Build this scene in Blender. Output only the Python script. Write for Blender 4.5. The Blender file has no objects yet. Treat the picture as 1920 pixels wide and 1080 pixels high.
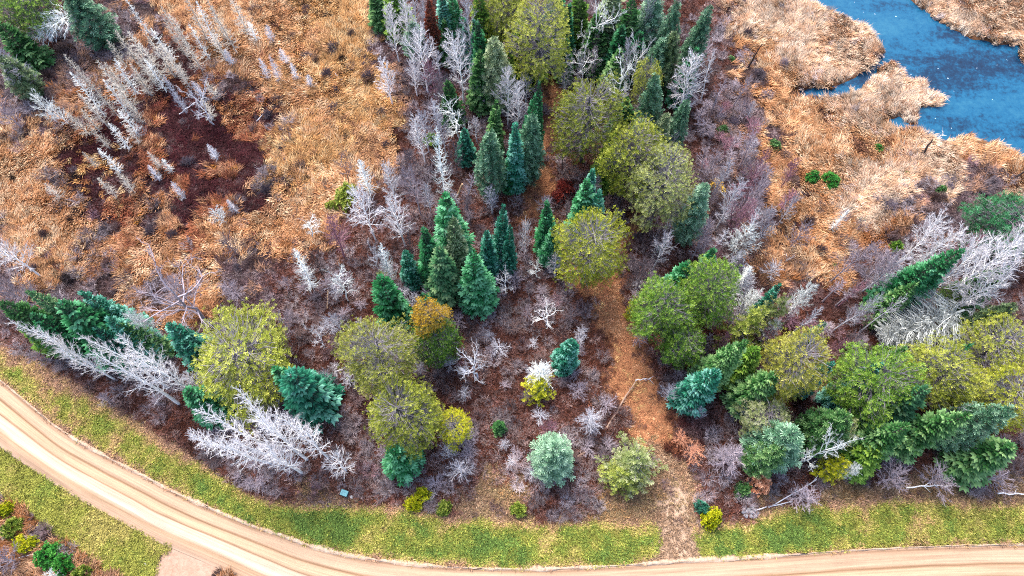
import bpy, math, random
import numpy as np
from mathutils import Vector, Matrix

SC = bpy.context.scene
COL = SC.collection
R = math.radians

# ------------------------------------------------------------------ camera, sky, sun, exposure
H = 85.0                      # flying height in metres
TILT = R(24.4)                # camera tilt away from straight down
cam_d = bpy.data.cameras.new('camera'); cam_d.lens = 24.0; cam_d.sensor_width = 36.0
cam_d.clip_start = 1.0; cam_d.clip_end = 3000.0
cam = bpy.data.objects.new('camera', cam_d); COL.objects.link(cam)
cam.location = (0, 0, H); cam.rotation_euler = (TILT, 0, 0)
SC.camera = cam

SUN_EL, SUN_AZ = R(58), R(-25)          # azimuth measured from +Y towards +X
world = bpy.data.worlds.new('World'); SC.world = world; world.use_nodes = True
wn = world.node_tree; bg = wn.nodes['Background']
sky = wn.nodes.new('ShaderNodeTexSky'); sky.sky_type = 'NISHITA'; sky.sun_disc = False
sky.sun_elevation = SUN_EL; sky.sun_rotation = SUN_AZ
sky.air_density = 1.0; sky.dust_density = 2.5
wn.links.new(sky.outputs['Color'], bg.inputs['Color']); bg.inputs['Strength'].default_value = 0.14
sun_d = bpy.data.lights.new('sun', 'SUN'); sun_d.energy = 1.8; sun_d.angle = R(30); sun_d.color = (1.0, 0.93, 0.84)
sun = bpy.data.objects.new('sun', sun_d); COL.objects.link(sun)
sdir = Vector((math.sin(SUN_AZ) * math.cos(SUN_EL), math.cos(SUN_AZ) * math.cos(SUN_EL), math.sin(SUN_EL)))
sun.rotation_euler = sdir.to_track_quat('Z', 'Y').to_euler(); sun.location = (0, 0, 120)
SC.view_settings.view_transform = 'Standard'; SC.view_settings.look = 'None'
SC.view_settings.gamma = 1.0; SC.view_settings.use_curve_mapping = False
SC.view_settings.exposure = 1.62
SC.render.engine = 'CYCLES'
SC.cycles.max_bounces = 5; SC.cycles.diffuse_bounces = 3; SC.cycles.glossy_bounces = 2
SC.cycles.use_denoising = False
SC.cycles.pixel_filter_type = 'BLACKMAN_HARRIS'; SC.cycles.filter_width = 1.05

# ------------------------------------------------------------------ survey: photo point -> place
CT, ST = math.cos(TILT), math.sin(TILT)
def place(u, v, z=0.0):
    dx = (u - 960) / 1280.0; dy = (540 - v) / 1280.0
    Y = dy * CT + ST; Z = dy * ST - CT
    t = (H - z) / -Z
    return dx * t, Y * t
def proj(x, y, z=0.0):
    dz = z - H
    cy = y * CT + dz * ST; cz = -y * ST + dz * CT
    return 960 + 1280 * x / -cz, 540 - 1280 * cy / -cz
def depth(u, v, z=0.0):
    x, y = place(u, v, z)
    return y * ST - (z - H) * CT
def lin(c, k=1.0):
    o = []
    for a in c:
        a = a / 255.0
        o.append((a / 12.92 if a <= .04045 else ((a + .055) / 1.055) ** 2.4) * k)
    return o

rng = np.random.default_rng(7)
random.seed(7)

def hash2(ix, iy, s):
    n = (ix * 374761393 + iy * 668265263 + s * 974634777) & 0x7fffffff
    n = ((n ^ (n >> 13)) * 1274126177) & 0x7fffffff
    return ((n ^ (n >> 16)) & 0xffff) / 65535.0
def vnoise(x, y, s=0):
    ix = np.floor(x).astype(np.int64); iy = np.floor(y).astype(np.int64)
    fx = x - ix; fy = y - iy
    fx = fx * fx * (3 - 2 * fx); fy = fy * fy * (3 - 2 * fy)
    a = hash2(ix, iy, s); b = hash2(ix + 1, iy, s); c = hash2(ix, iy + 1, s); d = hash2(ix + 1, iy + 1, s)
    return (a * (1 - fx) + b * fx) * (1 - fy) + (c * (1 - fx) + d * fx) * fy
def fbm(x, y, s=0, o=4):
    r = 0; a = .5; t = 0
    for i in range(o):
        r = r + a * vnoise(x * 2 ** i, y * 2 ** i, s + i); t += a; a *= .5
    return r / t

def inpoly(px, py, poly):
    res = np.zeros(px.shape, bool); n = len(poly); j = n - 1
    for i in range(n):
        xi, yi = poly[i]; xj, yj = poly[j]
        if yi != yj:
            c = ((yi > py) != (yj > py)) & (px < (xj - xi) * (py - yi) / (yj - yi) + xi)
            res ^= c
        j = i
    return res
def catmull(pts, n=8):
    pts = [np.array(p, float) for p in pts]
    P = [2 * pts[0] - pts[1]] + pts + [2 * pts[-1] - pts[-2]]
    out = []
    for i in range(1, len(P) - 2):
        for k in range(n):
            t = k / n
            out.append(.5 * ((2 * P[i]) + (-P[i-1] + P[i+1]) * t + (2*P[i-1] - 5*P[i] + 4*P[i+1] - P[i+2]) * t*t + (-P[i-1] + 3*P[i] - 3*P[i+1] + P[i+2]) * t**3))
    out.append(P[-2])
    return np.array(out)

# ------------------------------------------------------------------ outlines of road, verges, creek
EDGE_UP = [(-330, 380), (-200, 530), (-90, 640), (0, 712), (60, 762), (120, 810), (200, 856), (275, 895), (325, 921), (400, 955), (475, 986), (530, 1004), (580, 1022), (655, 1041),
           (730, 1052), (830, 1062), (955, 1067), (1110, 1063), (1210, 1057), (1310, 1050), (1435, 1043), (1565, 1034), (1715, 1026), (1915, 1021), (2150, 1024), (2500, 1040)]
EDGE_LO = [(-330, 590), (-200, 690), (-90, 770), (0, 840), (37, 866), (107, 912), (160, 944), (220, 975), (275, 1007), (325, 1030), (400, 1062), (480, 1100), (560, 1132), (655, 1158),
           (730, 1175), (830, 1187), (955, 1193), (1110, 1192), (1210, 1188), (1310, 1182), (1435, 1172), (1565, 1162), (1715, 1150), (1915, 1142), (2150, 1145), (2500, 1160)]
FOREST = [(-330, 300), (-200, 440), (-90, 560), (0, 640), (80, 680), (150, 722), (220, 765), (300, 815), (380, 868), (450, 915), (520, 940), (600, 948), (700, 948), (780, 952), (850, 968), (950, 978), (1050, 978), (1150, 978), (1230, 975), (1300, 985), (1400, 978), (1440, 958), (1500, 948), (1600, 938), (1700, 936), (1800, 940), (1930, 945), (2150, 950), (2500, 960)]
def pxline(l, n=8):
    return catmull([place(u, v) for u, v in l], n)
eu, el, fo = pxline(EDGE_UP), pxline(EDGE_LO), pxline(FOREST)
road_poly = [tuple(p) for p in eu] + [tuple(p) for p in el[::-1]]
verge_poly = [tuple(p) for p in fo] + [tuple(p) for p in eu[::-1]]
LOWV = [(-330, 720), (-200, 800), (-90, 880), (0, 930), (60, 965), (130, 1022), (190, 1065), (240, 1100), (300, 1160), (420, 1240)]
lv = pxline(LOWV)
lowv_poly = [tuple(p) for p in pxline(EDGE_LO[:10])] + [tuple(place(300, 1045)), tuple(place(290, 1080)), tuple(place(300, 1160))] + [tuple(p) for p in lv[::-1]]
drive_poly = [place(*p) for p in [(318, 1020), (420, 1062), (408, 1068), (396, 1078), (420, 1120), (520, 1200), (300, 1200), (290, 1110), (292, 1062), (305, 1038)]]
WATER = [(1490, -60), (1500, -5), (1528, 8), (1557, 22), (1580, 25), (1600, 40), (1618, 48), (1630, 60), (1645, 70), (1657, 85), (1665, 100), (1652, 108), (1640, 112), (1637, 127), (1620, 133), (1607, 136), (1609, 144), (1593, 152), (1578, 158), (1562, 163), (1543, 165), (1525, 166), (1507, 168), (1486, 171),
         (1488, 184), (1515, 185), (1540, 183), (1562, 180), (1582, 176), (1607, 167), (1627, 156), (1633, 144), (1645, 130), (1655, 120), (1672, 110), (1682, 118), (1692, 130), (1696, 144), (1715, 150), (1728, 154), (1737, 162), (1739, 174), (1744, 179), (1752, 173), (1762, 176), (1774, 185), (1768, 195), (1757, 203), (1742, 197), (1730, 201), (1720, 200), (1725, 212), (1727, 222), (1722, 232), (1712, 236), (1700, 229), (1688, 218), (1680, 222), (1668, 222), (1672, 234), (1682, 243), (1702, 241), (1722, 240), (1735, 246), (1745, 255), (1762, 264),
         (1790, 269), (1800, 258), (1815, 251), (1828, 258), (1838, 268), (1858, 269), (1875, 272), (1890, 280), (1898, 288), (1912, 297), (1924, 292), (1990, 330), (2100, 380), (2300, 420), (2300, 160), (2000, 150), (1925, 118), (1914, 104), (1912, 84), (1900, 80), (1875, 86), (1862, 80), (1840, 72), (1822, 74), (1806, 62), (1790, 56), (1776, 46), (1755, 38), (1745, 24), (1730, 16), (1712, 4), (1700, -10), (1660, -60), (1560, -120)]
water_poly = [place(u, v) for u, v in WATER]
MOUTH = [(1222, 1062), (1228, 1010), (1238, 970), (1232, 930), (1250, 905), (1280, 900), (1296, 930), (1302, 970), (1310, 1010), (1318, 1056)]
mouth_poly = [place(*p) for p in MOUTH]
ISLE = [(1800, -30)]

# ------------------------------------------------------------------ what grows where (survey rows every 60 photo lines)
ROWS = {
 -60: "b170 g240 n330 o560 y690 g740 b1350 g1380 p2600",
 30: "b170 g240 n330 o560 y690 g740 b1350 g1380 p2600",
 90: "b150 g240 n300 r400 o600 y700 g760 b1370 g1400 o1440 p2600",
 150: "g180 n240 r290 m330 r400 n470 r500 o560 y700 g780 b1020 t1060 b1380 n1420 o1500 p2600",
 210: "g130 n160 m255 r300 m440 r475 m515 n545 o640 y770 g790 b1015 t1060 b1340 g1420 o1560 p2600",
 270: "o95 n115 m235 r320 n350 m515 r535 n555 y640 o740 b1005 t1050 b1330 g1440 o1520 o1700 p1760 o2600",
 330: "o90 n115 m185 y205 r270 m400 r440 m490 n520 y620 o700 g780 b985 t1050 b1330 g1450 n1500 o1600 p1800 g1860 o2600",
 390: "o95 n160 m215 r265 n310 m380 r430 m470 n520 o640 b955 t1010 b1320 g1450 o1560 p1660 g1860 p2600",
 450: "g25 o150 n235 r270 n350 r420 o560 n600 b1150 t1185 b1340 g1440 o1620 n1700 g1800 b2600",
 510: "g60 o170 n240 o300 n350 o440 g540 b1095 t1165 b1400 n1500 o1580 b2600",
 570: "g200 n330 n440 g520 b1090 t1182 b1500 r1590 b2600",
 630: "b1105 t1198 b2600",
 690: "b1125 t1222 b2600",
 750: "b1145 t1250 b2600",
 810: "b1175 t1275 r1325 b2600",
 870: "b1215 e1290 b1340 b2600",
 930: "n60 b560 e650 b880 e960 b1120 e1235 e1310 b1420 e1440 b1510 e2600",
 990: "n150 e2600",
 1050: "n2600",
}
LET = 'oypnmrgbte'
ks = sorted(ROWS)
def rowfind(v):
    return np.searchsorted(np.array(ks, float) + 30, v).clip(0, len(ks) - 1)
rowtab = []
for k in ks:
    ends, ch = [], []
    for tok in ROWS[k].split():
        ch.append(LET.index(tok[0])); ends.append(float(tok[1:]))
    rowtab.append((np.array(ends), np.array(ch)))
def zone(x, y, jit=26):
    u, v = proj(x, y)
    dz_ = np.where((u < 745) & (v < 500), 62, 20) * (1 if jit else 0)
    u = u + (fbm(x / 4, y / 4, 11, 5) - .5) * jit * 5.0 + (rng.random(x.shape) - .5) * dz_
    v = v + (fbm(x / 4, y / 4, 31, 5) - .5) * jit * 5.0 + (rng.random(x.shape) - .5) * dz_
    ri = rowfind(v)
    z = np.zeros(x.shape, int)
    for i, (e, c) in enumerate(rowtab):
        m = ri == i
        if m.any():
            z[m] = c[np.searchsorted(e, u[m]).clip(0, len(c) - 1)]
    return z
GK = 0.62
PAL = {   # palette of plant colours per zone: grasses, twigs, share of twigs, ground colour
 'o': ([(132,90,68),(230,176,128),(202,144,98),(244,206,164),(178,120,80)], [(150,112,96),(118,90,86),(136,84,76)], .24, (104,62,42)),  # dark first grass tone: blotchy shadow mottling put into the colour
 'y': ([(140,100,72),(226,176,118),(204,148,92),(238,200,148),(212,162,110)], [(150,114,90),(130,100,84)], .17, (114,72,40)),  # first grass tone again dark, shadow mottling painted into the golden grass
 'p': ([(190,146,116),(250,224,196),(242,204,170),(234,186,146),(226,204,194)], [(176,150,146)], .05, (140,98,70)),
 'n': ([(196,140,100),(170,112,70),(215,165,125),(150,108,84)], [(130,108,108),(110,86,84),(158,132,124)], .5, (84,58,48)),
 'm': ([(130,62,50),(166,98,68),(196,136,96)], [(96,42,46),(80,38,44),(116,64,66),(112,70,70),(98,46,50),(84,36,44)], .80, (52,26,28)),
 'r': ([(118,70,56),(164,100,70),(140,82,60),(192,138,104),(206,138,62)], [(104,52,50),(126,84,78),(140,110,108),(92,48,50)], .64, (66,38,32)),
 'g': ([(190,144,116),(168,130,110)], [(158,130,134),(124,98,100),(182,158,156),(138,102,96)], .74, (74,52,50)),
 'b': ([(158,100,74),(134,82,64)], [(156,100,82),(116,74,64),(166,122,112),(138,84,66),(196,168,162),(98,62,58)], .84, (76,50,44)),
 't': ([(216,164,122),(196,136,96),(170,112,80),(222,180,120)], [(144,102,88)], .06, (196,138,98)),
 'e': ([(214,180,146),(190,150,118),(178,150,110),(206,160,110)], [(160,134,132),(130,100,92)], .18, (170,134,108)),
}
GROUNDC = np.array([lin(PAL[c][3], GK) for c in LET])

# ------------------------------------------------------------------ materials
def mat(name, build):
    m = bpy.data.materials.new(name); m.use_nodes = True
    nt = m.node_tree; b = nt.nodes['Principled BSDF']
    build(nt, b); return m
def ramp(nt, fac, stops):
    r = nt.nodes.new('ShaderNodeValToRGB'); nt.links.new(fac, r.inputs['Fac'])
    e = r.color_ramp.elements
    while len(e) < len(stops): e.new(.5)
    for i, (p, c) in enumerate(stops):
        e[i].position = p; e[i].color = (*c, 1)
    return r.outputs['Color']
def noise(nt, scale, detail=4, vec=None, rough=.6):
    n = nt.nodes.new('ShaderNodeTexNoise'); n.inputs['Scale'].default_value = scale
    n.inputs['Detail'].default_value = detail; n.inputs['Roughness'].default_value = rough
    if vec is not None: nt.links.new(vec, n.inputs['Vector'])
    return n.outputs['Fac']
def coords(nt, kind='Object'):
    return nt.nodes.new('ShaderNodeTexCoord').outputs[kind]
def mapping(nt, vec, scale):
    m = nt.nodes.new('ShaderNodeMapping'); m.inputs['Scale'].default_value = scale
    nt.links.new(vec, m.inputs['Vector']); return m.outputs['Vector']
def mixc(nt, fac, a, b, mode='MIX'):
    m = nt.nodes.new('ShaderNodeMix'); m.data_type = 'RGBA'; m.blend_type = mode
    for s, v in ((m.inputs[0], fac), (m.inputs[6], a), (m.inputs[7], b)):
        if hasattr(v, 'is_linked'): nt.links.new(v, s)
        elif isinstance(v, (int, float)): s.default_value = v
        else: s.default_value = (*v, 1)
    return m.outputs[2]
def mathn(nt, op, a, b=None):
    m = nt.nodes.new('ShaderNodeMath'); m.operation = op
    for s, v in ((m.inputs[0], a), (m.inputs[1], b)):
        if v is None: continue
        if hasattr(v, 'is_linked'): nt.links.new(v, s)
        else: s.default_value = v
    return m.outputs[0]
def attr(nt, name, typ='GEOMETRY', out='Fac'):
    a = nt.nodes.new('ShaderNodeAttribute'); a.attribute_type = typ; a.attribute_name = name
    return a.outputs[out]
def bump(nt, b, h, strength=.5, dist=.1):
    n = nt.nodes.new('ShaderNodeBump'); n.inputs['Strength'].default_value = strength; n.inputs['Distance'].default_value = dist
    nt.links.new(h, n.inputs['Height']); nt.links.new(n.outputs['Normal'], b.inputs['Normal'])

def leaf_mat(name, dark, mid, light, k=1.0, spec=.25, rough=.55):
    """needle colour: 'tint' runs over single sprays (0 old dark needles .. 1 new pale ones), plus a drift from tree to tree"""
    def f(nt, b):
        t = attr(nt, 'tint')
        ob = nt.nodes.new('ShaderNodeObjectInfo').outputs['Random']
        n = noise(nt, .45, 2, coords(nt))
        t2 = mathn(nt, 'ADD', t, mathn(nt, 'MULTIPLY', mathn(nt, 'SUBTRACT', n, .5), .5))
        t2 = mathn(nt, 'ADD', t2, mathn(nt, 'MULTIPLY', mathn(nt, 'SUBTRACT', ob, .5), .34))
        c = ramp(nt, t2, [(0.05, lin(dark, k)), (.5, lin(mid, k)), (.95, lin(light, k))])
        nt.links.new(c, b.inputs['Base Color']); b.inputs['Roughness'].default_value = rough
        b.inputs['Specular IOR Level'].default_value = spec
    return mat(name, f)
def bark_mat(name, a, c2, k=.7):
    def f(nt, b):
        v = mapping(nt, coords(nt), (1, 1, .4))
        n = noise(nt, 3.0, 4, v)
        ob = nt.nodes.new('ShaderNodeObjectInfo').outputs['Random']
        t = mathn(nt, 'ADD', mathn(nt, 'MULTIPLY', n, .7), mathn(nt, 'MULTIPLY', attr(nt, 'tint'), .5))
        t = mathn(nt, 'ADD', t, mathn(nt, 'MULTIPLY', mathn(nt, 'SUBTRACT', ob, .5), .3))
        c = ramp(nt, t, [(.2, lin(a, k)), (.75, lin(c2, k))])
        nt.links.new(c, b.inputs['Base Color']); b.inputs['Roughness'].default_value = .8
        b.inputs['Specular IOR Level'].default_value = .2
    return mat(name, f)

M = {}
M['spruce'] = leaf_mat('spruce_needles', (12, 50, 26), (34, 112, 58), (120, 186, 138), .95)
M['teal'] = leaf_mat('blue_spruce_needles', (14, 56, 42), (40, 120, 90), (142, 202, 180), .95)
M['green'] = leaf_mat('fir_needles', (20, 60, 24), (58, 112, 50), (150, 188, 118), .84)
M['grass_green'] = leaf_mat('shrub_leaves', (24, 90, 26), (56, 142, 52), (110, 190, 80), .75)
M['white_pine'] = leaf_mat('white_pine_needles', (30, 72, 50), (92, 142, 104), (178, 214, 178), .8)
M['sage'] = leaf_mat('sage_needles', (46, 74, 42), (112, 138, 88), (192, 204, 160), .8)
M['olive'] = leaf_mat('olive_pine_needles', (50, 66, 12), (142, 152, 38), (222, 222, 104), .88)
M['pine_green'] = leaf_mat('green_pine_needles', (30, 66, 14), (88, 132, 34), (176, 206, 84), .84)
M['yellow'] = leaf_mat('yellow_needles', (96, 116, 10), (186, 188, 20), (232, 220, 60), .92)
M['gold'] = leaf_mat('golden_leaves', (140, 104, 20), (222, 180, 48), (244, 208, 96), .9)
M['lichen'] = leaf_mat('lichened_needles', (74, 96, 48), (150, 164, 92), (214, 214, 170), .8)
M['rust'] = leaf_mat('rust_needles', (66, 26, 16), (128, 58, 34), (176, 96, 60), .75)
M['orange'] = leaf_mat('dry_orange_leaves', (160, 104, 74), (220, 156, 118), (244, 196, 160), 1.1)
M['bark'] = bark_mat('brown_bark', (60, 48, 44), (128, 112, 106))
M['pinebark'] = bark_mat('grey_pine_limbs', (92, 86, 88), (168, 160, 166))
M['greybark'] = bark_mat('grey_bark', (110, 104, 108), (196, 190, 194))
M['white'] = bark_mat('white_bark', (196, 192, 192), (255, 252, 250), .97)
M['palegrey'] = bark_mat('pale_grey_bark', (160, 158, 166), (226, 226, 232), .9)
M['silver'] = bark_mat('silver_lichen_bark', (184, 190, 188), (248, 250, 246), .95)
M['larch'] = bark_mat('beige_larch_bark', (150, 138, 124), (222, 214, 200), .85)
M['lilac'] = bark_mat('lilac_twigs', (128, 112, 120), (190, 176, 184), .85)
M['pinktwig'] = bark_mat('pink_twigs', (128, 84, 96), (186, 140, 152), .85)
M['browntwig'] = bark_mat('brown_twigs', (92, 66, 62), (150, 124, 118), .75)
M['greytwig'] = bark_mat('grey_twigs', (84, 72, 78), (146, 132, 138), .75)
M['darktwig'] = bark_mat('dark_wood', (34, 28, 30), (80, 68, 66), .8)
M['redtwig'] = bark_mat('red_twigs', (110, 36, 34), (176, 76, 66), .85)
M['log'] = bark_mat('fallen_wood', (110, 84, 74), (190, 160, 140), .85)
M['tan'] = bark_mat('tan_stripped_wood', (150, 112, 80), (214, 178, 140), .85)
M['stone'] = bark_mat('grey_stone', (110, 110, 116), (215, 213, 216), .8)

def plant_mat(name):
    def f(nt, b):
        c = attr(nt, 'col', 'INSTANCER', 'Color'); t = attr(nt, 'tint')
        k = mathn(nt, 'ADD', mathn(nt, 'MULTIPLY', t, 1.05), .42)
        v = nt.nodes.new('ShaderNodeVectorMath'); v.operation = 'SCALE'
        nt.links.new(c, v.inputs[0]); nt.links.new(k, v.inputs['Scale'])
        nt.links.new(v.outputs[0], b.inputs['Base Color']); b.inputs['Roughness'].default_value = .8
        b.inputs['Specular IOR Level'].default_value = .15
    return mat(name, f)
M['plants'] = plant_mat('plant_blades')

# ------------------------------------------------------------------ object helpers
def tag(o, label, cat, group=None, kind=None):
    if label: o['label'] = label
    if cat: o['category'] = cat
    if group: o['group'] = group
    if kind: o['kind'] = kind
    return o

class Geo:
    def __init__(s): s.v = []; s.f = []; s.t = []
    def quad(s, a, b, c, d, t):
        n = len(s.v); s.v += [a, b, c, d]; s.f.append((n, n+1, n+2, n+3)); s.t.append(t)
    def tri(s, a, b, c, t):
        n = len(s.v); s.v += [a, b, c]; s.f.append((n, n+1, n+2)); s.t.append(t)
    def tube(s, pts, rad, t=.5, sides=3, cap=False):
        n0 = len(s.v); m = len(pts)
        for i, p in enumerate(pts):
            d = (pts[min(i+1, m-1)] - pts[max(i-1, 0)])
            if d.length < 1e-6: d = Vector((0, 0, 1))
            d.normalize()
            a = d.orthogonal().normalized(); b = d.cross(a)
            for k in range(sides):
                an = 2 * math.pi * k / sides
                s.v.append(p + (a * math.cos(an) + b * math.sin(an)) * rad[i])
        for i in range(m - 1):
            for k in range(sides):
                k2 = (k + 1) % sides
                s.f.append((n0+i*sides+k, n0+i*sides+k2, n0+(i+1)*sides+k2, n0+(i+1)*sides+k)); s.t.append(t)
        if cap:
            s.f.append(tuple(n0 + (m-1)*sides + k for k in range(sides))); s.t.append(min(1, t + .3))
            s.f.append(tuple(n0 + sides-1-k for k in range(sides))); s.t.append(min(1, t + .3))
    def mesh(s, name, smooth=False):
        me = bpy.data.meshes.new(name)
        me.from_pydata([tuple(p) for p in s.v], [], s.f)
        a = me.attributes.new('tint', 'FLOAT', 'FACE'); a.data.foreach_set('value', np.array(s.t, dtype=np.float32))
        me.materials.append(None)
        if smooth: me.polygons.foreach_set('use_smooth', [True] * len(me.polygons))
        me.update(); return me
def mobj(name, me, material, parent=None, link=True):
    o = bpy.data.objects.new(name, me)
    if len(me.materials) == 0: me.materials.append(None)
    o.material_slots[0].link = 'OBJECT'; o.material_slots[0].material = material
    if link: COL.objects.link(o)
    if parent: o.parent = parent
    return o
U = random.uniform
def dirv(az, el):
    return Vector((math.cos(az)*math.cos(el), math.sin(az)*math.cos(el), math.sin(el)))

# ------------------------------------------------------------------ tree meshes (nominal: 1 m tall, 1 m crown radius; scaled when planted)
# Built at a working size h x r so that sprays and twigs keep their real size.
def spray(g, p, d, L, W, t, droop=.25):
    """one folded needle spray: a ridge with two sloping sides"""
    up = Vector((0, 0, 1)); side = d.cross(up)
    if side.length < .05: side = Vector((1, 0, 0))
    side.normalize(); n = side.cross(d).normalized()
    m = p + d * L * .5 + n * W * .14
    e = p + d * L - up * L * droop * U(-.3, 1)
    l = p + d * L * .5 + side * W * .5 - n * W * .16
    r = p + d * L * .5 - side * W * .5 - n * W * .16
    n0 = len(g.v); g.v += [p, l, e, r, m]
    g.f += [(n0, n0+1, n0+4), (n0+1, n0+2, n0+4), (n0+2, n0+3, n0+4), (n0+3, n0, n0+4)]
    g.t += [t, t, t, t]

def conifer(h, r, seed, base=.06, power=.8, dens=1.0, size=1.0, ragged=.12):
    random.seed(seed)
    tr, cr = Geo(), Geo()
    tr.tube([Vector((0, 0, -.2)), Vector((0, 0, h*.5)), Vector((0, 0, h*.97))], [h*.014+.06, h*.009+.03, .02], .4, 6)
    z = h * base; lob = [U(.85, 1.15) for _ in range(8)]
    while z < h * .985:
        q = (z / h - base) / (1 - base)
        prof = (1 - q) ** power * (1 - .22 * max(0, .16 - q) / .16)
        rr = r * prof + .05
        nb = max(5, int((4 + rr * 3.4) * dens))
        a0 = U(0, 6.28)
        for b in range(nb):
            az = a0 + 6.283 * b / nb + U(-.15, .15)
            lo = lob[int(az / 6.283 * 8) % 8]
            bl = rr * (1 + U(-ragged, ragged)) * (.75 + .25 * lo)
            el = R(28) * q - R(16) * (1 - q) + U(-.12, .12)
            d = dirv(az, el)
            p0 = Vector((0, 0, z + U(-.12, .12)))
            tr.tube([p0, p0 + d * bl * .85], [.03, .012], .5, 3)
            s = max(.3, bl - 1.5 * size) if bl > .6 else .05
            side = Vector((-math.sin(az), math.cos(az), 0))
            while s < bl:
                f = s / bl
                L = U(.48, .78) * size * (.6 + .4 * min(1, rr)); W = L * .50
                p = p0 + d * s - Vector((0, 0, .22 * f * f * min(1, bl)))
                tt = .02 + .55 * f + U(-.16, .30)
                wsp = (1 - f) * .55 * bl * .5 + .06
                for sg in (-1, 1):
                    dd = (d + side * sg * U(.5, .9) + Vector((0, 0, U(-.05, .12)))).normalized()
                    spray(cr, p + side * sg * U(0, wsp), dd, L, W, tt)
                spray(cr, p, (d + Vector((0, 0, U(0, .25)))).normalized(), L, W, tt + .1, .1)
                s += .37 * size
        z += U(.36, .50) * size * (.7 + .3 * min(1, rr))
    for k in range(5):
        spray(cr, Vector((0, 0, h * .985 - .12*k)), dirv(U(0, 6.28), R(70)), .6, .18, .95, 0)
    return [('trunk', tr.mesh('conifer_trunk'), 0, None), ('crown', cr.mesh('conifer_crown'), 1, None)]

def tuft(g, p, d, L, n, t, spread=.95, wid=.2):
    a = d.orthogonal().normalized(); b = d.cross(a)
    for k in range(n):
        an = 6.283 * k / n + U(-.3, .3); sp = spread * U(.35, 1.1)
        e = (d * math.cos(sp) + (a * math.cos(an) + b * math.sin(an)) * math.sin(sp))
        s = e.cross(d)
        if s.length < .05: s = a
        s.normalize(); LL = L * U(.75, 1.15)
        g.tri(p + s * LL * wid * .3, p + e * LL + s * LL * wid * .6, p + e * LL * .9 - s * LL * wid, t + U(-.14, .14))

def limb(g, a, b, r0, r1, t=.5, bend=.12, sides=4, n=3):
    L = (b - a).length
    pts = [a]
    for i in range(1, n):
        pts.append(a.lerp(b, i / n) + Vector((U(-1, 1), U(-1, 1), U(-.6, 1))) * L * bend * .5)
    pts.append(b)
    g.tube(pts, [r0 + (r1 - r0) * i / n for i in range(n + 1)], t, sides)
    return pts

def round_pine(h, r, seed, depth_=.42, count=3300, hollow=.35, tl=.30):
    """broad domed crown: limbs fan out, needle tufts sit in clusters at their ends, bare twigs show in the middle"""
    random.seed(seed)
    tr, cr, lb = Geo(), Geo(), Geo()
    tr.tube([Vector((0, 0, -.3)), Vector((U(-.1,.1), 0, h*.35)), Vector((U(-.3, .3), U(-.3, .3), h*.93))], [.28, .22, .06], .35, 7)
    zc = h * .60; ht = h * .38; hb = h * depth_
    lob = [U(.84, 1.12) for _ in range(11)]
    ncl = int(count / 9)
    for c in range(ncl):
        q = (c + .5) / ncl
        pol = math.acos(1 - q * 1.72)
        az = c * 2.39996 + U(-.3, .3)
        lo = lob[int((az % 6.283) / 6.283 * 11) % 11] * (1 + .17 * math.sin(3*az + seed) * math.sin(2.2*pol + seed) + .09 * math.sin(5*az + 2*seed + 3*pol))
        if math.sin(4*az + 3*seed) * math.sin(5*pol + seed) > .62: continue
        shell = U(.84, 1.02) if random.random() < .82 else U(.5, .84)
        rr = r * math.sin(pol) ** .85 * lo * shell
        zz = zc + (ht if pol < 1.57 else hb) * math.cos(pol) * shell * (.85 + .15 * lo)
        end = Vector((rr*math.cos(az), rr*math.sin(az), zz))
        root = Vector((0, 0, min(h * .9, max(h*.3, zz - rr * U(.2, .7) - .3))))
        limb(lb, root, end, .06, .018, .6, .1, 3, 3)
        for k in range(3):
            e2 = end + Vector((U(-1, 1), U(-1, 1), U(.1, .7))) * .8
            if k < 2: limb(lb, root.lerp(end, U(.5, .85)), e2, .034, .016, .8, .15, 3, 2)
        if pol < .6 and random.random() < hollow: continue
        cs = U(.42, .72) * (r / 4.6) ** .5; ct = U(-.16, .16)
        for k in range(9):
            o = Vector((random.gauss(0, 1), random.gauss(0, 1), random.gauss(0, .6)))
            o *= cs * .72
            p = end + o
            d = (Vector((o.x, o.y, abs(o.z) + .5)).normalized() + Vector((math.cos(az)*.35, math.sin(az)*.35, .5))).normalized()
            tuft(cr, p, d, tl * U(.8, 1.35), 9, .5 + ct + U(-.24, .28), 1.05, .10)
    return [('trunk', tr.mesh('pine_trunk'), 0, None), ('limbs', lb.mesh('pine_limbs'), 0, None), ('crown', cr.mesh('pine_crown'), 1, None)]

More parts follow.
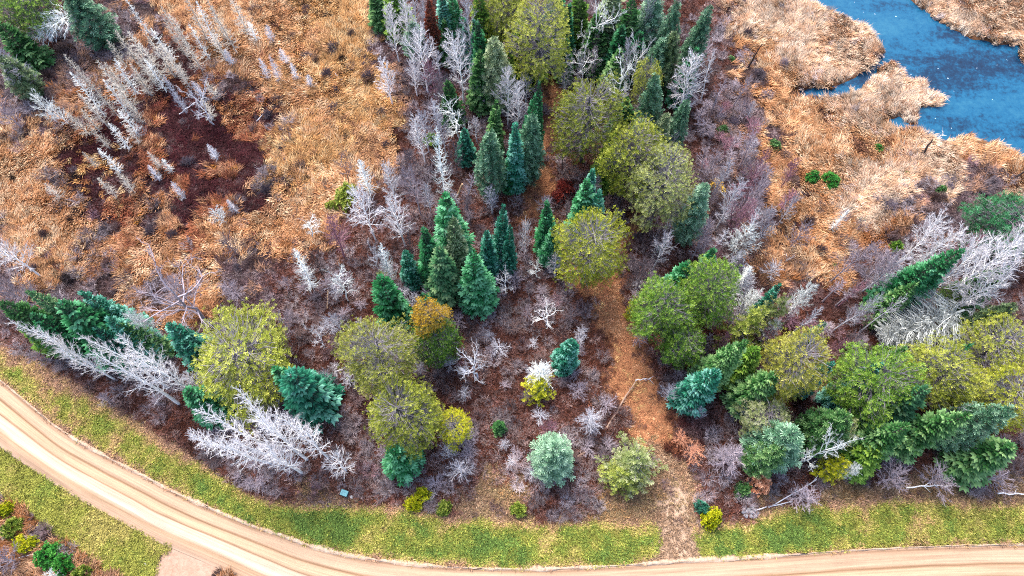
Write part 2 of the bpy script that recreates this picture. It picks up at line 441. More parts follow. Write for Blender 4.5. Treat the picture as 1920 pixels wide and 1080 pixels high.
def oval_pine(h, r, seed, tl=.42, base=.1, rag=0.0):
    """soft plumed conifer: whorls of tufted branches, widest a third of the way up"""
    random.seed(seed)
    tr, cr = Geo(), Geo()
    tr.tube([Vector((0, 0, -.2)), Vector((0, 0, h*.5)), Vector((0, 0, h*.96))], [.2, .12, .03], .4, 6)
    z = h * base
    lob = [U(.78 - rag * .4, 1.18 + rag * .3) for _ in range(7)]
    while z < h * .97:
        q = (z / h - base) / (1 - base)
        prof = min(1.0, .62 + q * 1.5) * (1 - q ** 1.9)
        rr = r * prof + .1
        nb = max(4, int(3.2 + rr * 2.6)); a0 = U(0, 6.28)
        for b in range(nb):
            az = a0 + 6.283 * b / nb + U(-.2, .2)
            if random.random() < rag * .38: continue
            bl = rr * U(.8 - rag * .45, 1.1 + rag * .35) * (.7 + .3 * lob[int((az % 6.283) / 6.283 * 7) % 7])
            el = R(8) + R(38) * q
            d = dirv(az, el); p0 = Vector((0, 0, z - bl * .12))
            tr.tube([p0, p0 + d * bl], [.035, .012], .6, 3)
            s = max(.2, bl - 1.3)
            while s <= bl + .05:
                p = p0 + d * s
                w = .18 + (bl - s) * .4
                for k in range(2):
                    pp = p + Vector((-math.sin(az), math.cos(az), 0)) * U(-w, w) + Vector((0, 0, U(-.1, .15)))
                    tuft(cr, pp, (d + Vector((0, 0, .7))).normalized(), tl * U(.8, 1.25), 12, .18 + .42 * s / bl + U(-.24, .34), 1.05, .10)
                s += .36
        z += U(.42, .6)
    return [('trunk', tr.mesh('white_pine_trunk'), 0, None), ('crown', cr.mesh('white_pine_crown'), 1, None)]

def bare_tree(h, r, seed, n1=30, n2=7, n3=4, start=.25, up=50, tw=.02, forks=0, drop=0):
    """leafless tree: trunk, boughs, branches and fine twigs"""
    random.seed(seed)
    tr, br, tg = Geo(), Geo(), Geo()
    lean = Vector((U(-.05, .05)*h, U(-.05, .05)*h, 0))
    def tp(t): return Vector((lean.x*t*t, lean.y*t*t, h*t)) + Vector((math.sin(t*7+seed), math.cos(t*5+seed), 0)) * .02 * h * t
    tops = [(tp, 1.0)]
    R0 = .05 + h * .009
    tr.tube([tp(t/8) - Vector((0, 0, .3 if t == 0 else 0)) for t in range(9)], [R0 * (1 - .88*t/8) for t in range(9)], .7, 6)
    for i in range(n1):
        t = start + (1 - start) * ((i + U(0, 1)) / n1) ** .9 * .97
        az = i * 2.4 + U(-.4, .4)
        q = (t - start) / (1 - start)
        e0 = R(up + 18 * q + U(-10, 10))
        L = r * (1.05 - .78 * q) * U(.75, 1.15) / max(.6, math.cos(e0)) * (.55 + .45*min(1, q*4))
        L = min(L, (1.04 - t) * h + r * .3)
        p = tp(t); d = dirv(az, e0)
        pts = [p]; nn = 5
        for k in range(nn):
            d = (d + Vector((U(-.18, .18), U(-.18, .18), .07 - drop*.25 + U(-.1, .1)))).normalized()
            pts.append(pts[-1] + d * L / nn)
        r1 = max(tw * 1.3, R0 * .30 * (1 - .6*q))
        br.tube(pts, [r1 * (1 - .75 * k / nn) + tw * .3 for k in range(nn + 1)], .65 + U(-.1, .1), 3)
        for j in range(n2):
            f = U(.18, 1.0); k = min(nn - 1, int(f * nn)); a = pts[k].lerp(pts[k+1], f*nn - k)
            dd = (pts[k+1] - pts[k]).normalized()
            o = dd.orthogonal(); o.rotate(Matrix.Rotation(U(0, 6.28), 3, dd))
            d2 = (dd + o.normalized() * U(.5, .95) + Vector((0, 0, .1 - drop*.3))).normalized()
            L2 = L * U(.22, .45) * (1.1 - f * .5)
            m = a + d2 * L2 * .5 + Vector((U(-1, 1), U(-1, 1), U(-1, 1))) * L2 * .07; e = a + d2 * L2
            br.tube([a, m, e], [tw * 1.15, tw * .9, tw * .5], .55 + U(-.15, .15), 3)
            for l in range(n3):
                g_ = U(.2, 1); a3 = a.lerp(m, g_*2) if g_ < .5 else m.lerp(e, g_*2 - 1)
                o = d2.orthogonal(); o.rotate(Matrix.Rotation(U(0, 6.28), 3, d2))
                d3 = (d2 + o.normalized() * U(.4, 1.0)).normalized()
                L3 = L2 * U(.3, .55)
                s = d3.orthogonal().normalized() * tw * .8
                e3 = a3 + d3 * L3
                tt = .4 + U(-.2, .2)
                tg.tri(a3 - s, a3 + s, e3, tt)
                s2 = d3.cross(s).normalized() * tw * .8
                tg.tri(a3 - s2, a3 + s2, e3, tt)
    return [('trunk', tr.mesh('bare_trunk'), 0, None), ('branches', br.mesh('bare_branches'), 0, None), ('twigs', tg.mesh('bare_twigs'), 0, 1)]

def antler_tree(h, r, seed, n=9):
    """old dead tree with few crooked boughs that fork again and again"""
    random.seed(seed)
    tr, br = Geo(), Geo()
    top = Vector((U(-.12, .12)*h, U(-.12, .12)*h, h*.9))
    pts = limb(tr, Vector((0, 0, -.2)), top, .05 + h*.015, .04, .6, .12, 6, 5)
    def grow(a, d, L, rad, lev):
        p = [a]; k = 4
        for i in range(k):
            d = (d + Vector((U(-.35, .35), U(-.35, .35), U(-.22, .3)))).normalized()
            p.append(p[-1] + d * L / k)
        br.tube(p, [rad * (1 - .55*i/k) for i in range(k+1)], .7 + U(-.2, .15), 4 if lev < 2 else 3)
        if lev < 3:
            for i in range(4 if lev < 2 else 5):
                q = random.randint(1, k); dd = (p[q] - p[q-1]).normalized()
                o = dd.orthogonal(); o.rotate(Matrix.Rotation(U(0, 6.28), 3, dd))
                grow(p[q], (dd + o.normalized() * U(.5, 1.1) + Vector((0, 0, .15))).normalized(), L * U(.4, .62), max(.013, rad * .48), lev + 1)
    for i in range(n):
        t = .3 + .7 * i / n; k = min(4, int(t*5)); a = pts[k].lerp(pts[min(k+1, 5)], t*5 - k)
        grow(a, dirv(i*2.4 + U(-.5, .5), R(U(5, 60))), r * U(.6, 1.0), .075, 0)
    return [('trunk', tr.mesh('dead_trunk'), 0, None), ('boughs', br.mesh('dead_boughs'), 0, None)]

def twig_cone(h, r, seed, n=125, power=.7, tw=.016, curl=.1):
    """leafless larch: short fine side twigs on a straight stem"""
    random.seed(seed)
    tr, br = Geo(), Geo()
    tr.tube([Vector((0, 0, -.2)), Vector((0, 0, h*.5)), Vector((0, 0, h))], [.1, .06, .02], .6, 5)
    for i in range(n):
        q = U(0, 1) ** .85; z = h * (.08 + .9 * q); az = i * 2.4 + U(-.4, .4)
        L = (r * (1 - q) ** power * min(1, .45 + q * 3.2) + .12) * U(.5, 1.25); d = dirv(az, U(-.1, .35))
        a = Vector((0, 0, z)); m = a + d * L * .55 + Vector((0, 0, -L*curl)); e = a + d * L + Vector((0, 0, L * U(0, .25)))
        br.tube([a, m, e], [tw * 1.1, tw, tw * .5], .5 + U(-.2, .3), 3)
        for k in range(7):
            f = U(.25, 1); p = a.lerp(m, f*2) if f < .5 else m.lerp(e, f*2 - 1)
            dd = (d + Vector((U(-1, 1), U(-1, 1), U(-.3, .8)))).normalized() * L * U(.2, .4)
            s = dd.orthogonal().normalized() * tw * .9
            br.tri(p - s, p + s, p + dd, .55 + U(-.25, .3))
    return [('trunk', tr.mesh('larch_trunk'), 0, None), ('branches', br.mesh('larch_twigs'), 0, None)]

def bush(r, h, seed, n=150, leafy=0, tw=.022):
    random.seed(seed)
    g, lf = Geo(), Geo()
    for i in range(n):
        az = U(0, 6.28); el = math.asin(U(.15, 1)); d = dirv(az, el)
        L = U(.6, 1.05); a = Vector((U(-.15, .15)*r, U(-.15, .15)*r, 0))
        e = Vector((d.x * r * L, d.y * r * L, d.z * h * L))
        m = a.lerp(e, .5) + Vector((U(-1, 1), U(-1, 1), U(-.5, 1))) * .08 * r
        s = (e - a).orthogonal().normalized() * tw
        t = .5 + U(-.35, .35)
        g.quad(a - s, a + s, m + s, m - s, t); g.tri(m - s, m + s, e, t)
        for k in range(3):
            p = m.lerp(e, U(0, .8)); dd = (d + Vector((U(-1, 1), U(-1, 1), U(-.4, .8)))).normalized() * r * U(.15, .35)
            s2 = dd.orthogonal().normalized() * tw * .8
            g.tri(p - s2, p + s2, p + dd, t + U(-.1, .2))
        if leafy:
            for k in range(leafy):
                tuft(lf, e + Vector((U(-1, 1), U(-1, 1), U(-1, .4))) * .16, (d + Vector((0, 0, .5))).normalized(), .24, 6, .5 + U(-.35, .35), 1.0, .28)
    return [('stems', g.mesh('bush_stems'), 0, None)] + ([('leaves', lf.mesh('bush_leaves'), 1, None)] if leafy else [])

KIT = {}
def kit(name, sizes, fn):
    KIT[name] = [(h, r, fn(h, r, sd)) for (h, r, sd) in sizes]
kit('spruce', [(12, 2.6, 1), (12, 2.5, 2), (12, 2.7, 3), (14, 2.3, 4)], lambda h, r, s: conifer(h, r, s, .06, .8, .9, 1.12, .16))
kit('fir', [(13, 3.0, 5), (12, 3.0, 6)], lambda h, r, s: conifer(h, r, s, .08, .88, .95, 1.2, .2))
kit('smallspruce', [(7.5, 2.3, 7), (8, 2.6, 8)], lambda h, r, s: conifer(h, r, s, .03, .76, .95, 1.12, .15))
kit('narrow', [(13, 1.5, 9), (12, 1.4, 10)], lambda h, r, s: conifer(h, r, s, .08, .85, 1.2, .9))
kit('pine', [(15, 4.8, 11), (15, 4.6, 12), (14, 4.4, 13)], lambda h, r, s: round_pine(h, r, s))
kit('densepine', [(14, 4.4, 14), (14, 4.2, 15)], lambda h, r, s: round_pine(h, r, s, .42, 3600, 0, .32))
kit('openpine', [(14, 3.6, 16)], lambda h, r, s: round_pine(h, r, s, .5, 2300, .25, .30))
kit('wpine', [(13, 2.7, 17), (13, 2.5, 18), (12, 3.0, 19)], lambda h, r, s: oval_pine(h, r, s))
kit('lichen', [(11, 2.6, 20), (10, 3.0, 21)], lambda h, r, s: oval_pine(h, r, s, .36, .05, .9))
kit('aspen', [(13, 2.6, 22), (13, 2.4, 23), (14, 2.9, 24), (12, 2.2, 25)], lambda h, r, s: bare_tree(h, r, s, 40, 10, 9, .2, 40, .015))
kit('broad', [(11, 3.2, 26), (12, 3.4, 27), (11, 3.0, 28)], lambda h, r, s: bare_tree(h, r, s, 36, 12, 9, .26, 32, .016))
kit('dense', [(9, 2.6, 29), (9, 2.8, 30)], lambda h, r, s: bare_tree(h, r, s, 54, 12, 7, .12, 24, .020, drop=.2))
kit('thin', [(12, 1.5, 31), (12, 1.4, 32)], lambda h, r, s: bare_tree(h, r, s, 24, 7, 6, .42, 46, .016))
kit('antler', [(7, 2.6, 33), (7, 2.8, 34), (8, 3.2, 35)], lambda h, r, s: antler_tree(h, r, s))
kit('larch', [(8, 1.05, 36), (8, 1.1, 37), (9, 1.0, 38), (7, 1.15, 39)], lambda h, r, s: twig_cone(h, r, s))
kit('deadcone', [(9, 1.6, 40), (9, 1.5, 41)], lambda h, r, s: twig_cone(h, r, s, 170, .6, .026, .2))
kit('bush', [(1.3, 1.5, 42), (1.3, 1.5, 43), (1.3, 1.5, 44), (1.6, 1.4, 45)], lambda h, r, s: bush(r, h, s, 300, tw=.026))
kit('leafbush', [(1.8, 1.2, 46), (1.6, 1.3, 47), (1.9, 1.2, 51)], lambda h, r, s: bush(r, h, s, 150, 3))
kit('tallaspen', [(19, 2.4, 70), (19, 2.2, 71), (20, 2.5, 72)], lambda h, r, s: bare_tree(h, r, s, 46, 8, 5, .2, 44, .015))
kit('smallbare', [(4.5, 2.0, 48), (4, 2.1, 49), (4.5, 1.8, 50)], lambda h, r, s: bare_tree(h, r, s, 26, 8, 7, .1, 32, .015))
for k_, n_ in (('aspen', 7), ('broad', 7)): pass

PART_NAMES = {'bush': ('stems', 'leaves'), 'leafbush': ('stems', 'leaves')}
BARE = {'tallaspen', 'aspen', 'broad', 'dense', 'thin', 'antler', 'larch', 'deadcone', 'smallbare'}
FRAC = {'pine': .66, 'densepine': .64, 'openpine': .62, 'broad': .68, 'dense': .6, 'antler': .7, 'bush': .5, 'leafbush': .5, 'smallbare': .6}
counter = {}
random.seed(99)
TWIGC = {'white': 'whitetwig', 'palegrey': 'greyertwig'}
M['whitetwig'] = bark_mat('lilac_white_twigs', (160, 152, 156), (228, 222, 226), .93)
M['greyertwig'] = bark_mat('pale_grey_twigs', (124, 116, 126), (188, 180, 188), .9)
WIDE = {'aspen': 1.25, 'broad': 1.12, 'dense': 1.12, 'wpine': 1.1, 'narrow': 1.15, 'antler': 1.12, 'pine': 1.04, 'thin': 1.2}
def plant(kind, u, v, h, w, leafm, label, name, cat, group=None, barkm=None):
    vs = KIT[kind]; i = counter.get(kind, 0); counter[kind] = i + 1
    hh, rr, parts = vs[i % len(vs)]
    z = h * FRAC.get(kind, 1.0)
    if v < 240 and 690 < u < 1345 and kind in ('wpine', 'fir', 'spruce', 'narrow'): w *= 1.2
    x, y = place(u, v, z); rad = w * WIDE.get(kind, 1) * .5 * depth(u, v, z) / 1280
    root = bpy.data.objects.new(name, None); COL.objects.link(root)
    root.location = (x, y, 0); root.empty_display_size = .5
    root.rotation_euler = (random.gauss(0, .03), random.gauss(0, .03), random.uniform(0, 6.28))
    sq = random.uniform(.9, 1.1) if kind in ('pine', 'densepine', 'openpine', 'wpine', 'lichen') else random.uniform(.78, 1.28) if kind in ('bush', 'leafbush', 'smallbare') else 1
    root.scale = (rad / rr * sq, rad / rr / sq, h / hh)
    tag(root, label, cat, group)
    made = []
    for nm, me, role, par in parts:
        m = M[leafm] if (role == 1 or kind in BARE or kind == 'bush') else (barkm or M['pinebark'])
        if nm == 'twigs' and leafm in TWIGC: m = M[TWIGC[leafm]]
        made.append(mobj(nm, me, m, root if par is None else made[par]))
    return root

# ------------------------------------------------------------------ ground sheet
def in_any(x, y):
    return inpoly(x, y, road_poly) | inpoly(x, y, drive_poly)
def axis(lo, hi, step, far):
    a = list(np.arange(lo, hi + .01, step)); s = step; x = hi; b = []
    while x < far: s *= 1.35; x += s; b.append(x)
    s = step; x = lo; c = []
    while x > -far: s *= 1.35; x -= s; c.append(x)
    return np.array(c[::-1] + a + b)
gx = axis(-100, 100, .5, 900); gy = axis(-18, 108, .5, 900)
X, Y = np.meshgrid(gx, gy); xs, ys = X.ravel(), Y.ravel()
wat = inpoly(xs, ys, water_poly).reshape(X.shape).astype(float)
near = in_any(xs, ys).reshape(X.shape).astype(float)
def blur(a, n):
    for _ in range(n):
        a = (a + np.roll(a, 1, 0) + np.roll(a, -1, 0) + np.roll(a, 1, 1) + np.roll(a, -1, 1)) / 5
    return a
flat = np.clip(blur(near, 8) * 4, 0, 1)
Z = (fbm(X / 6, Y / 6, 5, 4) - .5) * .7 * (1 - flat) + .02
fx_, fy_ = X, Y
Z = Z * (1 - np.clip(blur(wat, 5) * 3, 0, 1)) - blur(wat, 1) * 1.0 - .06 * flat
zi = zone(xs, ys)
gc = GROUNDC[zi]
vg = inpoly(xs, ys, verge_poly); lg = inpoly(xs, ys, lowv_poly); mo = inpoly(xs, ys, mouth_poly)
gc[vg] = lin((96, 98, 44), GK); gc[lg] = lin((140, 138, 70), GK); gc[mo] = lin((236, 200, 170), .62)
gc[inpoly(xs, ys, road_poly)] = lin((200, 160, 120), GK)
for c in range(3):
    gc[:, c] = blur(gc[:, c].reshape(X.shape), 2).ravel()
ny, nx = X.shape
idx = np.arange(nx * ny).reshape(ny, nx)
q = np.stack([idx[:-1, :-1], idx[:-1, 1:], idx[1:, 1:], idx[1:, :-1]], -1).reshape(-1, 4)
def grid_mesh(name, co, q):
    me = bpy.data.meshes.new(name)
    me.vertices.add(len(co)); me.vertices.foreach_set('co', co.astype(np.float32).ravel())
    me.loops.add(q.size); me.loops.foreach_set('vertex_index', q.ravel().astype(np.int32))
    me.polygons.add(len(q)); me.polygons.foreach_set('loop_start', np.arange(0, q.size, 4, dtype=np.int32))
    me.polygons.foreach_set('use_smooth', np.ones(len(q), bool))
    me.update(calc_edges=True); return me
me = grid_mesh('ground', np.stack([xs, ys, Z.ravel()], -1), q)
a = me.attributes.new('soil', 'FLOAT_COLOR', 'POINT')
a.data.foreach_set('color', np.concatenate([gc, np.ones((len(gc), 1))], 1).astype(np.float32).ravel())
def f(nt, b):
    c = attr(nt, 'soil', 'GEOMETRY', 'Color'); v = coords(nt)
    n1 = noise(nt, 1.6, 6, v, .75); n2 = noise(nt, 9, 3, v, .7)
    k = mathn(nt, 'ADD', mathn(nt, 'MULTIPLY', n1, 1.2), mathn(nt, 'MULTIPLY', n2, 1.2))
    k = mathn(nt, 'SUBTRACT', k, .25)
    s = nt.nodes.new('ShaderNodeVectorMath'); s.operation = 'SCALE'
    nt.links.new(c, s.inputs[0]); nt.links.new(k, s.inputs['Scale'])
    nt.links.new(s.outputs[0], b.inputs['Base Color']); b.inputs['Roughness'].default_value = .95
    b.inputs['Specular IOR Level'].default_value = .1
    bump(nt, b, n2, .8, .15)
me.materials.append(mat('soil_and_litter', f))
ground = bpy.data.objects.new('ground', me); COL.objects.link(ground); ground['kind'] = 'structure'
def gz(x, y):
    i = np.clip(np.searchsorted(gx, x), 1, nx - 1); j = np.clip(np.searchsorted(gy, y), 1, ny - 1)
    fx = (x - gx[i-1]) / (gx[i] - gx[i-1]); fy = (y - gy[j-1]) / (gy[j] - gy[j-1])
    return (Z[j-1, i-1]*(1-fx)*(1-fy) + Z[j-1, i]*fx*(1-fy) + Z[j, i-1]*(1-fx)*fy + Z[j, i]*fx*fy)

# ------------------------------------------------------------------ creek
wx0, wx1, wy0, wy1 = 30, 260, 40, 190
me = bpy.data.meshes.new('water')
WZ = -.30
me.from_pydata([(wx0, wy0, WZ), (wx1, wy0, WZ), (wx1, wy1, WZ), (wx0, wy1, WZ)], [], [(0, 1, 2, 3)])
def f(nt, b):
    v = coords(nt)
    n1 = noise(nt, 1.0, 4, mapping(nt, v, (.05, .13, 1)), .6); n2 = noise(nt, 1.3, 5, v, .75); n3 = noise(nt, .03, 2, v)
    t = mathn(nt, 'ADD', mathn(nt, 'MULTIPLY', n1, .85), mathn(nt, 'MULTIPLY', n2, .55))
    c = ramp(nt, t, [(.45, lin((34, 52, 82), .4)), (.58, lin((34, 74, 110), .44)), (.70, lin((36, 114, 156), .52)), (.9, lin((64, 136, 168), .52))])  # blue of the reflected sky put into the base colour; darker tones are weed
    vo = nt.nodes.new('ShaderNodeTexVoronoi'); vo.inputs['Scale'].default_value = .55; nt.links.new(v, vo.inputs['Vector'])
    sp = mathn(nt, 'MULTIPLY', mathn(nt, 'LESS_THAN', vo.outputs['Distance'], .055), mathn(nt, 'GREATER_THAN', n2, .52))
    c = mixc(nt, sp, c, (.55, .65, .72))
    nt.links.new(c, b.inputs['Base Color']); b.inputs['Roughness'].default_value = .22
    b.inputs['IOR'].default_value = 1.33
    bump(nt, b, noise(nt, 2.2, 4, v), .25, .05)
me.materials.append(mat('creek_water', f))
w = bpy.data.objects.new('water', me); COL.objects.link(w); w['kind'] = 'structure'

# ------------------------------------------------------------------ gravel road
n = len(eu); K = 24
co, uv = [], []
acc = 0
for i in range(n):
    if i: acc += float(np.linalg.norm(eu[i] - eu[i-1]))
    for k in range(K + 1):
        s = k / K; p = eu[i] * (1 - s) + el[i] * s
        co.append((p[0], p[1], .02 + .10 * math.sin(math.pi * s))); uv.append((s, acc))
idx = np.arange(n * (K + 1)).reshape(n, K + 1)
q = np.stack([idx[:-1, :-1], idx[1:, :-1], idx[1:, 1:], idx[:-1, 1:]], -1).reshape(-1, 4)[:, ::-1]
me = grid_mesh('road', np.array(co), np.ascontiguousarray(q))
a = me.attributes.new('lane', 'FLOAT_VECTOR', 'POINT')
a.data.foreach_set('vector', np.array([(u_, v_, 0) for u_, v_ in uv], dtype=np.float32).ravel())
def f(nt, b):
    L = attr(nt, 'lane', 'GEOMETRY', 'Vector')
    sp = nt.nodes.new('ShaderNodeSeparateXYZ'); nt.links.new(L, sp.inputs[0])
    st = noise(nt, 1.0, 5, mapping(nt, L, (34, .10, 1)), .6)
    st2 = noise(nt, 1.0, 3, mapping(nt, L, (9, .05, 1)), .5)
    wob = noise(nt, 1.0, 2, mapping(nt, L, (1.5, .07, 1)), .5)
    u = mathn(nt, 'ADD', sp.outputs[0], mathn(nt, 'MULTIPLY', mathn(nt, 'SUBTRACT', wob, .5), .10))
    base = ramp(nt, u, [(0, (.62, .42, .29)), (.035, (.30, .18, .11)), (.10, (.50, .335, .22)), (.25, (.53, .36, .24)), (.295, (.27, .155, .085)), (.33, (.52, .35, .22)), (.46, (.56, .39, .25)), (.50, (.31, .185, .11)), (.53, (.60, .44, .31)), (.70, (.64, .49, .37)), (.78, (.42, .27, .165)), (.86, (.48, .32, .21)), (.93, (.38, .25, .17)), (.985, (.44, .31, .22)), (1, (.16, .12, .09))])
    k = mathn(nt, 'ADD', .12, mathn(nt, 'ADD', mathn(nt, 'MULTIPLY', st, 1.0), mathn(nt, 'MULTIPLY', st2, .64)))
    fine = mathn(nt, 'ADD', mathn(nt, 'MULTIPLY', noise(nt, 7, 4, coords(nt), .7), .6), mathn(nt, 'MULTIPLY', noise(nt, .35, 4, coords(nt), .7), .4))
    k = mathn(nt, 'MULTIPLY', k, mathn(nt, 'ADD', .62, mathn(nt, 'MULTIPLY', fine, .50)))
    s = nt.nodes.new('ShaderNodeVectorMath'); s.operation = 'SCALE'
    nt.links.new(base, s.inputs[0]); nt.links.new(k, s.inputs['Scale'])
    nt.links.new(s.outputs[0], b.inputs['Base Color']); b.inputs['Roughness'].default_value = .95
    b.inputs['Specular IOR Level'].default_value = .1
    bump(nt, b, mathn(nt, 'ADD', st, mathn(nt, 'MULTIPLY', fine, .4)), .6, .08)
me.materials.append(mat('graded_gravel', f))
road = bpy.data.objects.new('road', me); COL.objects.link(road); road['kind'] = 'structure'

def gravel_mat(name, c1, c2, sc=6):
    def f(nt, b):
        v = coords(nt); n1 = noise(nt, sc, 5, v, .75)
        n2 = noise(nt, .6, 3, v)
        c = ramp(nt, mathn(nt, 'ADD', mathn(nt, 'MULTIPLY', n1, .7), mathn(nt, 'MULTIPLY', n2, .3)), [(.3, lin(c1, .8)), (.65, lin(c2, .8))])
        nt.links.new(c, b.inputs['Base Color']); b.inputs['Roughness'].default_value = .95
        b.inputs['Specular IOR Level'].default_value = .1
        bump(nt, b, n1, .8, .1)
    return mat(name, f)
# pale berm of loose gravel the grader left along the upper edge
co = []; KK = 6
for i in range(n):
    t = eu[min(i+1, n-1)] - eu[max(i-1, 0)]; t = t / np.linalg.norm(t); nr = np.array([-t[1], t[0]])
    wd = max(.12, .15 + .75 * vnoise(np.array([i * .45]), np.array([3.0]), 9)[0])
    ub = proj(eu[i][0], eu[i][1])[0]
    if ub < 130: wd *= .35
    if ub > 1500: wd *= .35
    for k in range(KK + 1):
        s = k / KK; p = eu[i] + nr * ((s - .5) * wd + .22 * (vnoise(np.array([i * 1.7]), np.array([k * 3.1]), 8)[0] - .5))
        co.append((p[0], p[1], .03 + .16 * math.sin(math.pi*s) * (.6 + .5*vnoise(np.array([i*.9]), np.array([k*.7]), 4)[0]) - (.05 if k in (0, KK) else 0)))
idx = np.arange(n * (KK + 1)).reshape(n, KK + 1)
q = np.stack([idx[:-1, :-1], idx[1:, :-1], idx[1:, 1:], idx[:-1, 1:]], -1).reshape(-1, 4)
me = grid_mesh('gravel_berm', np.array(co), np.ascontiguousarray(q))
me.materials.append(gravel_mat('loose_pale_gravel', (170, 134, 110), (228, 202, 176), 3))
o = bpy.data.objects.new('gravel_berm', me); COL.objects.link(o); o['kind'] = 'structure'
# driveway mouth
def sheet(name, poly, z, m):
    me = bpy.data.meshes.new(name); me.from_pydata([(p[0], p[1], z) for p in poly], [], [tuple(range(len(poly)))])
    me.materials.append(m); o = bpy.data.objects.new(name, me); COL.objects.link(o); o['kind'] = 'structure'; return o
sheet('path', drive_poly, .012, gravel_mat('driveway_dust', (164, 128, 106), (202, 168, 146), 2.5))

# ------------------------------------------------------------------ ground plants (uncountable): scattered clumps
def blade_clump(seed, nb, rad, h, w, lay=.5, comb=False):
    random.seed(seed); g = Geo()
    for i in range(nb):
        az = U(0, 6.28); r0 = rad * math.sqrt(U(0, 1)) * .6
        p = Vector((math.cos(az)*r0, math.sin(az)*r0, -.02))
        a2 = (U(-.7, .7) if comb else az + U(-1.2, 1.2)); L = h * U(.6, 1.2); out = L * lay * U(.4, 1.3)
        e = p + Vector((math.cos(a2)*out, math.sin(a2)*out, L * U(.55, 1)))
        m = p.lerp(e, .5) + Vector((0, 0, L * .18))
        sd = Vector((-math.sin(a2 + U(-.8, .8)), math.cos(a2), 0)) * w * U(.7, 1.3) * .5
        t = U(0, 1); g.quad(p - sd, p + sd, m + sd, m - sd, t * .8); g.tri(m - sd, m + sd, e, min(1, t * .8 + .25))
    return g.mesh('clump')
def twig_clump(seed, nb, rad, h, w):
    random.seed(seed); g = Geo()
    for i in range(nb):
        az = U(0, 6.28); d = Vector((math.cos(az), math.sin(az), 0))
        p = d * rad * U(0, .35); L = U(.6, 1.1)
        m = p + d * rad * .35 * L + Vector((U(-.1, .1), U(-.1, .1), h * .55 * L))
        e = m + d * rad * .5 * L * U(.2, 1.2) + Vector((U(-.2, .2), U(-.2, .2), h * .5 * L * U(0, 1)))
        s = Vector((-d.y, d.x, U(-.5, .5))) * w * .5; t = U(0, .9)
        g.quad(p - s, p + s, m + s, m - s, t); g.tri(m - s, m + s, e, t)
        for k in range(3):
            q_ = m.lerp(e, U(0, .7)); dd = Vector((U(-1, 1), U(-1, 1), U(-.1, .8))).normalized() * rad * U(.25, .5)
            s2 = dd.orthogonal().normalized() * w * .4
            g.tri(q_ - s2, q_ + s2, q_ + dd, t + U(0, .3))
    return g.mesh('twigs')
def stuff(name, label, cat, meshes, pts, cols, scl, material=None, flow=None):
    me = bpy.data.meshes.new(name); nP = len(pts)
    me.vertices.add(nP); me.vertices.foreach_set('co', pts.astype(np.float32).ravel())
    a = me.attributes.new('col', 'FLOAT_COLOR', 'POINT')
    a.data.foreach_set('color', np.concatenate([cols, np.ones((nP, 1))], 1).astype(np.float32).ravel())
    a = me.attributes.new('scl', 'FLOAT', 'POINT'); a.data.foreach_set('value', scl.astype(np.float32))
    a = me.attributes.new('rot', 'FLOAT_VECTOR', 'POINT')
    rt = np.stack([rng.normal(0, .12, nP), rng.normal(0, .12, nP), rng.random(nP) * 6.283], -1)
    if flow is not None: rt[:, 2] = flow + rng.normal(0, .45, nP)
    a.data.foreach_set('vector', rt.astype(np.float32).ravel())
    a = me.attributes.new('pick', 'INT', 'POINT'); a.data.foreach_set('value', rng.integers(0, len(meshes), nP).astype(np.int32))
    o = bpy.data.objects.new(name, me); COL.objects.link(o); tag(o, label, cat, None, 'stuff')
    ng = bpy.data.node_groups.new(name + '_scatter', 'GeometryNodeTree')
    ng.interface.new_socket('Geometry', in_out='INPUT', socket_type='NodeSocketGeometry')
    ng.interface.new_socket('Geometry', in_out='OUTPUT', socket_type='NodeSocketGeometry')
    N, Lk = ng.nodes, ng.links
    gi, go = N.new('NodeGroupInput'), N.new('NodeGroupOutput')
    jn = N.new('GeometryNodeJoinGeometry')
    for m in meshes:
        if m.materials[0] is None: m.materials[0] = material or M['plants']
        so = bpy.data.objects.new(name + '_clump', m)
        oi = N.new('GeometryNodeObjectInfo'); oi.inputs['Object'].default_value = so; oi.inputs['As Instance'].default_value = False
        g2 = N.new('GeometryNodeGeometryToInstance'); Lk.new(oi.outputs['Geometry'], g2.inputs[0]); Lk.new(g2.outputs[0], jn.inputs[0])
    ip = N.new('GeometryNodeInstanceOnPoints')
    Lk.new(gi.outputs[0], ip.inputs['Points']); Lk.new(jn.outputs[0], ip.inputs['Instance'])
    ip.inputs['Pick Instance'].default_value = True
    def na(nm, ty, sock):
        x = N.new('GeometryNodeInputNamedAttribute'); x.data_type = ty; x.inputs['Name'].default_value = nm
        Lk.new(x.outputs['Attribute'], sock)
    na('pick', 'INT', ip.inputs['Instance Index']); na('scl', 'FLOAT', ip.inputs['Scale'])
    x = N.new('GeometryNodeInputNamedAttribute'); x.data_type = 'FLOAT_VECTOR'; x.inputs['Name'].default_value = 'rot'
    er = N.new('FunctionNodeEulerToRotation'); Lk.new(x.outputs['Attribute'], er.inputs[0]); Lk.new(er.outputs[0], ip.inputs['Rotation'])
    Lk.new(ip.outputs[0], go.inputs[0])
    md = o.modifiers.new('scatter', 'NODES'); md.node_group = ng
    return o

